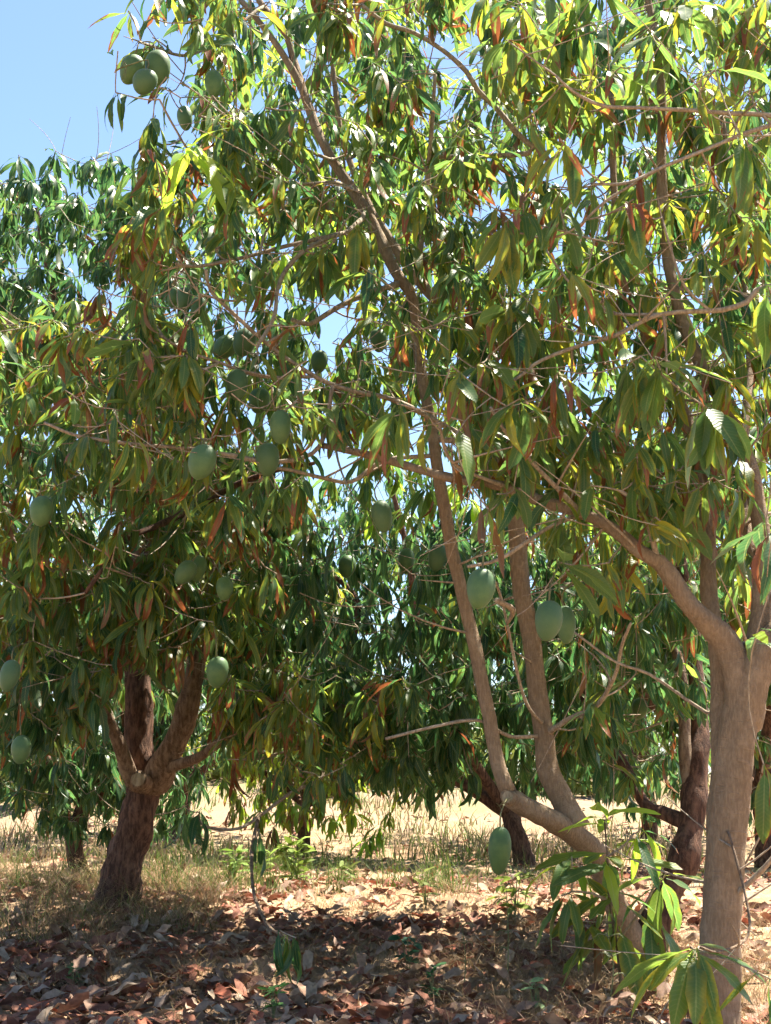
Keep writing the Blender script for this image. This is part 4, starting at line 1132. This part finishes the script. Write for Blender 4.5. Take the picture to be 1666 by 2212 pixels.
def build_litter():
    g = np.random.default_rng(41)
    items = []
    def scatter(n, y0, y1, half, test):
        k = 0
        while k < n:
            yy = y0 + (y1 - y0) * g.random() ** 1.15
            xx = g.uniform(-half, half) * (0.45 + yy * 0.09)
            if g.random() > test(xx, yy): continue
            k += 1
            A, b = leaf_matrix((0, 0, 0), g.uniform(0, 6.28), g.normal() * 0.16, g.normal() * 0.25, g.uniform(0.06, 0.17))
            z = float(ground_z(xx, yy)) - 0.006 + abs(g.normal()) * 0.012
            items.append((int(g.integers(len(DRY))), A, np.array([xx, yy, z])))
    def near(x, y):
        d = 1.0
        d *= 1 - 0.85 * math.exp(-((x + 0.45) / 0.45) ** 2 - ((y - 5.95) / 0.2) ** 2)
        d *= 0.45 + 0.55 * (math.sin(x * 3.1 + y * 1.3) * math.sin(y * 2.7 - x) > -0.35)
        if x > 0.2: d *= 0.55
        return d
    scatter(3000, 4.3, 7.4, 1.7, near)
    scatter(1900, 7.2, 10.5, 2.2, lambda x, y: 0.35 + 0.65 * (math.sin(x * 1.9 + 1) * math.sin(y * 2.2 + x * .7) > -0.1))
    scatter(900, 10.5, 20, 3.0, lambda x, y: 0.7)
    score = []
    for k, (v, A, b) in enumerate(items):
        xy, Y = proj(b)
        x, y = xy[0]
        s = np.linalg.norm(A[:, 0]) / Y[0] ** 2 if (10 < x < 1656 and y < 2205) else -1
        score.append(s)
    best = set(np.argsort(-np.array(score))[:300].tolist())
    j = {}
    for k, (v, A, b) in enumerate(items):
        if k in best:
            o = add_obj('fallen_leaf', DRY_MESH[v])
            M = np.eye(4); M[:3, :3] = A; M[:3, 3] = b
            o.matrix_basis = Matrix(M.tolist())
            tag(o, 'dry curled brown mango leaf lying on the sandy ground', 'leaf', 'fallen mango leaves on the ground')
        else: j.setdefault(v, []).append((A, b))
    J = Join()
    for v, lst in j.items():
        V, Q, U, T = DRY[v]
        A = np.array([q[0] for q in lst]); B = np.array([q[1] for q in lst]); n = len(lst)
        VV = np.einsum('nij,vj->nvi', A, V) + B[:, None]
        QQ = (Q[None] + (np.arange(n) * len(V))[:, None, None]).reshape(-1, 4)
        J.add(VV.reshape(-1, 3), QQ, np.tile(U, (n, 1)), np.tile(T[None], (n * len(V), 1)))
    o = add_obj('leaf_litter', J.mesh('leaf_litter', M_LITTER))
    tag(o, 'litter of small red-brown dead leaves covering the orchard floor', 'leaf litter', None, 'stuff')
build_litter()

# ------------------------------------------------------------------ grass
def blades(pts, hts, cols, g, wid=0.0022, lean=0.5, segs=3):
    n = len(pts)
    az = g.uniform(0, 6.28, n); ln = np.abs(g.normal(lean, 0.3, n))
    d = np.stack([np.cos(az), np.sin(az), np.zeros(n)], 1)
    faz = g.uniform(0, 6.28, n)
    s = np.stack([np.cos(faz), np.sin(faz), np.zeros(n)], 1)
    V = np.zeros((n, (segs + 1) * 2, 3))
    for k in range(segs + 1):
        f = k / segs
        p = pts + d * (hts * ln * f ** 1.8)[:, None] + np.array([0, 0, 1.0]) * (hts * (f - 0.32 * np.minimum(ln, 1.6) * f * f))[:, None]
        w = (wid * (1 - 0.85 * f)) * np.ones(n)
        V[:, 2 * k] = p - s * w[:, None]; V[:, 2 * k + 1] = p + s * w[:, None]
    Q = np.array([(2 * k, 2 * k + 1, 2 * k + 3, 2 * k + 2) for k in range(segs)])
    QQ = (Q[None] + (np.arange(n) * V.shape[1])[:, None, None]).reshape(-1, 4)
    T = np.repeat(np.concatenate([cols, np.ones((n, 1))], 1)[:, None], V.shape[1], 1).reshape(-1, 4)
    return V.reshape(-1, 3), QQ, T

def tufts(g, regions, per, hgt, colfn, spread):
    P_, H_, C_ = [], [], []
    for (x, y, h) in regions:
        n = int(per * g.uniform(0.6, 1.4))
        xx = x + g.normal(size=n) * spread; yy = y + g.normal(size=n) * spread
        P_.append(np.stack([xx, yy, ground_z(xx, yy) - 0.01], 1)); H_.append(h * hgt * g.uniform(0.45, 1.15, n)); C_.append(colfn(n))
    return np.vstack(P_), np.concatenate(H_), np.vstack(C_)

def build_grass():
    g = np.random.default_rng(51)
    straw = lambda n: np.array([0.33, 0.235, 0.13]) * g.uniform(0.55, 1.15, (n, 1)) + g.normal(size=(n, 3)) * 0.012
    pale = lambda n: np.array([0.30, 0.235, 0.14]) * g.uniform(0.75, 1.2, (n, 1)) + g.normal(size=(n, 3)) * 0.012
    green = lambda n: np.array([0.12, 0.18, 0.045]) * g.uniform(0.7, 1.25, (n, 1)) + g.normal(size=(n, 3)) * 0.01
    fld = lambda n: np.where(g.random((n, 1)) < 0.4, green(n) * 1.05, pale(n))
    sets = []
    # dry grass round the rough trunk
    r = [(g.uniform(-2.6, -0.9), g.uniform(6.6, 9.4), g.uniform(0.6, 1.2)) for _ in range(215)]
    sets.append(('dry_grass', tufts(g, r, 24, 0.27, lambda n: np.where(g.random((n, 1)) < 0.25, green(n) * 0.8, straw(n)), 0.05), 'dry straw grass tangled round the foot of the rough dark trunk', 0.9, 0.0022))
    r = [(g.uniform(-1.6, 1.9), g.uniform(5.6, 8.2), g.uniform(0.5, 1.1)) for _ in range(330)]
    r += [(g.uniform(0.1, 1.6), g.uniform(4.8, 6.6), g.uniform(0.5, 1.1)) for _ in range(230)]
    r += [(g.uniform(-1.4, 0.2), g.uniform(4.7, 6.2), g.uniform(0.4, 0.9)) for _ in range(70)]
    sets.append(('dry_grass', tufts(g, r, 22, 0.16, straw, 0.07), 'low dead grass matted over the shaded ground between the trunks', 1.0, 0.0018))
    r = [(g.uniform(-0.30, 0.34) * yy, yy, g.uniform(0.6, 1.2)) for yy in g.uniform(8.5, 16, 330)]
    sets.append(('dry_grass', tufts(g, r, 18, 0.15, fld, 0.09), 'thin yellow grass on the sunlit strip between the tree rows', 0.6, 0.003))
    r = [(g.uniform(-0.32, 0.36) * yy, yy, g.uniform(0.7, 1.3)) for yy in 13 + 40 * g.random(1500) ** 1.4]
    r = [q for q in r if math.sin(q[0] * 1.3 + q[1] * 0.4) + 0.7 * math.sin(q[0] * 0.6 - q[1] * 0.9 + 2) > -0.25]
    sets.append(('field_grass', tufts(g, r, 16, 0.22, fld, 0.30), 'pale rough grass of the open field beyond the orchard', 0.5, 0.010))
    # fresh green clumps
    r = [(g.uniform(-0.26, 0.12) * yy, yy, g.uniform(0.7, 1.2)) for yy in g.uniform(8.2, 12.0, 46)]
    r += [(-1.1 + g.normal() * .25, 8.9 + g.normal() * .3, 1.3) for _ in range(14)]
    sets.append(('green_grass', tufts(g, r, 30, 0.24, green, 0.05), 'fresh green grass clumps on the sunlit strip behind the rough trunk', 0.45, 0.0035))
    for nm, (p, h, c), lb, lean, wid in sets:
        V, Q, T = blades(p, h, np.clip(c, 0.01, 0.6), g, wid, lean)
        o = add_obj(nm, quad_mesh(nm, V, Q, None, T, M_GRASS))
        tag(o, lb, 'grass', None, 'stuff')
    # fallen sticks
    for k in range(14):
        x, y = g.uniform(-1.2, 1.3), g.uniform(4.9, 7.2)
        a = g.uniform(0, 6.28); L = g.uniform(0.12, 0.4)
        q = np.array([[x + math.cos(a) * L * f + g.normal() * .012, y + math.sin(a) * L * f * .6, 0] for f in (-.5, -.15, .2, .5)])
        q[:, 2] = ground_z(q[:, 0], q[:, 1]) + 0.008
        pth, rr = spline(q, [0.004, 0.0045, 0.004, 0.0025], 0.04)
        V, Q, uv = tube(pth, rr, 6, 0.1, k)
        o = add_obj('fallen_stick', quad_mesh('fallen_stick', V, Q, uv, None, M_TWIG))
        tag(o, 'thin dry stick lying among the fallen leaves', 'stick', 'fallen sticks on the ground')
build_grass()

# ------------------------------------------------------------------ weeds
def weed(px, py, h, kind, label, n=9, lsz=0.06, col=(0.05, 0.15, 0.06)):
    b = G(px, py)
    g = np.random.default_rng(int(px))
    root = tag(empty('weed', b), label, 'weed')
    L = Join()
    tops = []
    ns = {'leafy': 3, 'wiry': 1, 'sprig': 5}[kind]
    for k in range(ns):
        e = b + np.array([g.normal() * 0.12 * h * (ns > 1), g.normal() * 0.1 * h, h * g.uniform(0.75, 1.0)])
        pth, rr = spline([b - np.array([0, 0, 0.01]), b * 0.5 + e * 0.5 + g.normal(size=3) * 0.02 * h, e], [0.0028, 0.0022, 0.0012], 0.03)
        V, Q, uv = tube(pth, rr, 5, 0, 0, cap=False)
        V = V - b
        o = add_obj('stem', quad_mesh('stem', V, Q, uv, np.tile([[0.14, 0.16, 0.06, 1]], (len(V), 1)), M_STALK), root)
        if kind == 'wiry':
            for q in pth[4::2]:
                for s in range(4):
                    a = g.uniform(0, 6.28); ll = g.uniform(0.03, 0.07)
                    d = np.array([math.cos(a), math.sin(a), 0.0])
                    p2, r2 = spline([q, q + d * ll * .6 + [0, 0, 0.012], q + d * ll + [0, 0, -0.015]], [0.0019, 0.0016, 0.001], 0.02)
                    V, Q, uv = tube(p2, r2, 4, 0, 0, cap=False)
                    L.add(V - b, Q, uv, [0.13, 0.15, 0.06, 1])
        else:
            for q in pth[2::2]:
                for s in range(n // 4 + 1):
                    a = g.uniform(0, 6.28)
                    A, bb = leaf_matrix(q - b, a, g.uniform(-0.2, 0.7), g.normal() * 0.4, lsz * g.uniform(0.6, 1.2))
                    V, Q, U = leaf_shape(g, g.uniform(0.1, 0.8), 0.26 if kind == 'leafy' else 0.17, 0.2, 0.1, 0.2, petiole=0.12)
                    cc = np.array(col) * g.uniform(0.7, 1.3)
                    o = add_obj('leaf', quad_mesh('leaf', V, Q, U, np.tile([[*cc, 1]], (len(V), 1)), M_GRASS), root)
                    M = np.eye(4); M[:3, :3] = A; M[:3, 3] = bb
                    o.matrix_basis = Matrix(M.tolist())
    if L.V:
        o = add_obj('branchlets', L.mesh('branchlets', M_STALK), root); o['kind'] = 'stuff'
weed(885, 2105, 0.19, 'leafy', 'blue-green broad-leaved weed in the shade between the trunks', 9, 0.075, (0.03, 0.10, 0.06))
weed(935, 2180, 0.15, 'leafy', 'small leafy green weed among red fallen leaves', 9, 0.05, (0.04, 0.12, 0.04))
weed(590, 2205, 0.11, 'sprig', 'bright green sprig weed with narrow leaves in a fleck of sunlight', 9, 0.05, (0.10, 0.24, 0.06))
weed(160, 2140, 0.09, 'sprig', 'small pale green sprig among the fallen leaves below the rough trunk', 7, 0.05, (0.10, 0.18, 0.06))
weed(1097, 2120, 0.46, 'wiry', 'tall wiry weed with whorls of thread-like branchlets below the hanging mango')
weed(1312, 2195, 0.34, 'wiry', 'wiry weed with thread-like branchlets beside the sapling')
weed(1000, 2150, 0.30, 'wiry', 'slender wiry weed standing in the matted dead grass')
weed(1165, 2200, 0.12, 'sprig', 'pale young sprig below the sapling leaves', 7, 0.06, (0.16, 0.26, 0.12))

weed(640, 1915, 0.30, 'sprig', 'bright yellow-green seedling on the sunlit strip before the twin-stemmed tree', 9, 0.13, (0.17, 0.26, 0.04))
weed(500, 1925, 0.26, 'sprig', 'bright green seedling on the sunlit strip behind the hanging twig', 9, 0.12, (0.15, 0.25, 0.04))
weed(560, 1905, 0.22, 'sprig', 'small lit seedling between two taller bright seedlings', 7, 0.11, (0.18, 0.27, 0.05))
weed(1112, 1985, 0.22, 'sprig', 'yellow-green seedling in the sun below the leaning rear trunk', 9, 0.10, (0.19, 0.26, 0.05))
weed(920, 1960, 0.18, 'sprig', 'low pale seedling at the edge of the sunlit strip', 7, 0.09, (0.18, 0.22, 0.07))
weed(735, 1925, 0.16, 'sprig', 'thin pale green seedling alone on the sunlit sand', 6, 0.09, (0.17, 0.23, 0.06))

# ------------------------------------------------------------------ bushes out in the field
def bush(px, Y, h, w, label, seed, tone=(0.10, 0.13, 0.05)):
    x = (px - CX) / F * Y; b = np.array([x, Y, float(ground_z(x, Y)) - 0.05])
    g = np.random.default_rng(seed)
    root = tag(empty('field_bush', b), label, 'bush', 'bushes out in the open field')
    n = 1500
    d = g.normal(size=(n, 3)); d /= np.linalg.norm(d, axis=1)[:, None]
    rr = g.uniform(0.3, 1, n) ** 0.5
    lob = 1 + 0.25 * np.sin(d[:, 0] * 4 + seed) * np.cos(d[:, 2] * 5 + seed)
    c = d * (rr * lob)[:, None] * np.array([w, w * 0.8, h * 0.55]) + np.array([0, 0, h * 0.5])
    c = c[c[:, 2] > 0.02]; n = len(c)
    a = g.normal(size=(n, 3)); a /= np.linalg.norm(a, axis=1)[:, None]
    bb = np.cross(a, g.normal(size=(n, 3))); bb /= np.linalg.norm(bb, axis=1)[:, None]
    s = g.uniform(0.06, 0.13, n)[:, None]
    V = np.stack([c - a * s, c - bb * s * .4, c + a * s, c + bb * s * .4], 1).reshape(-1, 3)
    col = np.array(tone) * g.uniform(0.6, 1.4, (n, 1))
    T = np.repeat(np.concatenate([col, np.ones((n, 1))], 1)[:, None], 4, 1).reshape(-1, 4)
    o = add_obj('foliage', quad_mesh('foliage', V, np.arange(4 * n).reshape(-1, 4), None, T, M_GRASS), root); o['kind'] = 'stuff'
    for k in range(4):
        e = np.array([g.normal() * w * .4, g.normal() * w * .3, h * .7])
        pth, rr = spline([np.zeros(3), e * .5 + g.normal(size=3) * .05, e], [0.03, 0.02, 0.01], 0.1)
        V, Q, uv = tube(pth, rr, 6, .05, k)
        add_obj('stem', quad_mesh('stem', V, Q, uv, None, M_MID), root)
BUSH = [(700, 21, 0.8, 0.9, 'knee-high green bush on the sunlit strip beside the twin-stemmed tree'), (980, 24, 1.0, 1.1, 'low green bush in the field behind the hanging dark leaves'), (120, 20, 0.9, 1.0, 'low bush in the sunlit field beside the dark bushy tree'), (1290, 22, 0.9, 1.0, 'low bush in the field beside the leaning rear trunk'), (480, 23, 0.8, 1.2, 'spreading low bush between the rear trunks'),
        (-40, 34, 3.0, 2.2, 'pale bush in the field beyond the dark bushy tree'), (420, 42, 3.2, 2.6, 'round field bush seen through the fork of the rough trunk'), (760, 55, 3.4, 3.2, 'wide grey-green bush at the far edge of the field'),
        (905, 38, 1.6, 1.7, 'small low bush standing alone in the pale field'), (1060, 60, 3.6, 3.2, 'tall grey-green bush behind the pale stems'), (1235, 36, 2.0, 1.8, 'field bush framed by the low pruned limb'),
        (1420, 44, 3.0, 2.6, 'grey-green bush beyond the dark leaning trunk'), (1590, 52, 3.6, 3.0, 'distant bush behind the smooth grey-brown trunk'), (560, 70, 4.2, 4.2, 'largest bush on the horizon of the open field'), (200, 62, 3.8, 3.6, 'distant bush on the horizon behind the rough trunk')]
for k, (px, Y, h, w, lb) in enumerate(BUSH):
    bush(px, Y, h, w, lb, 60 + k, (0.17, 0.21, 0.05) if Y < 30 else (0.10, 0.13, 0.05))
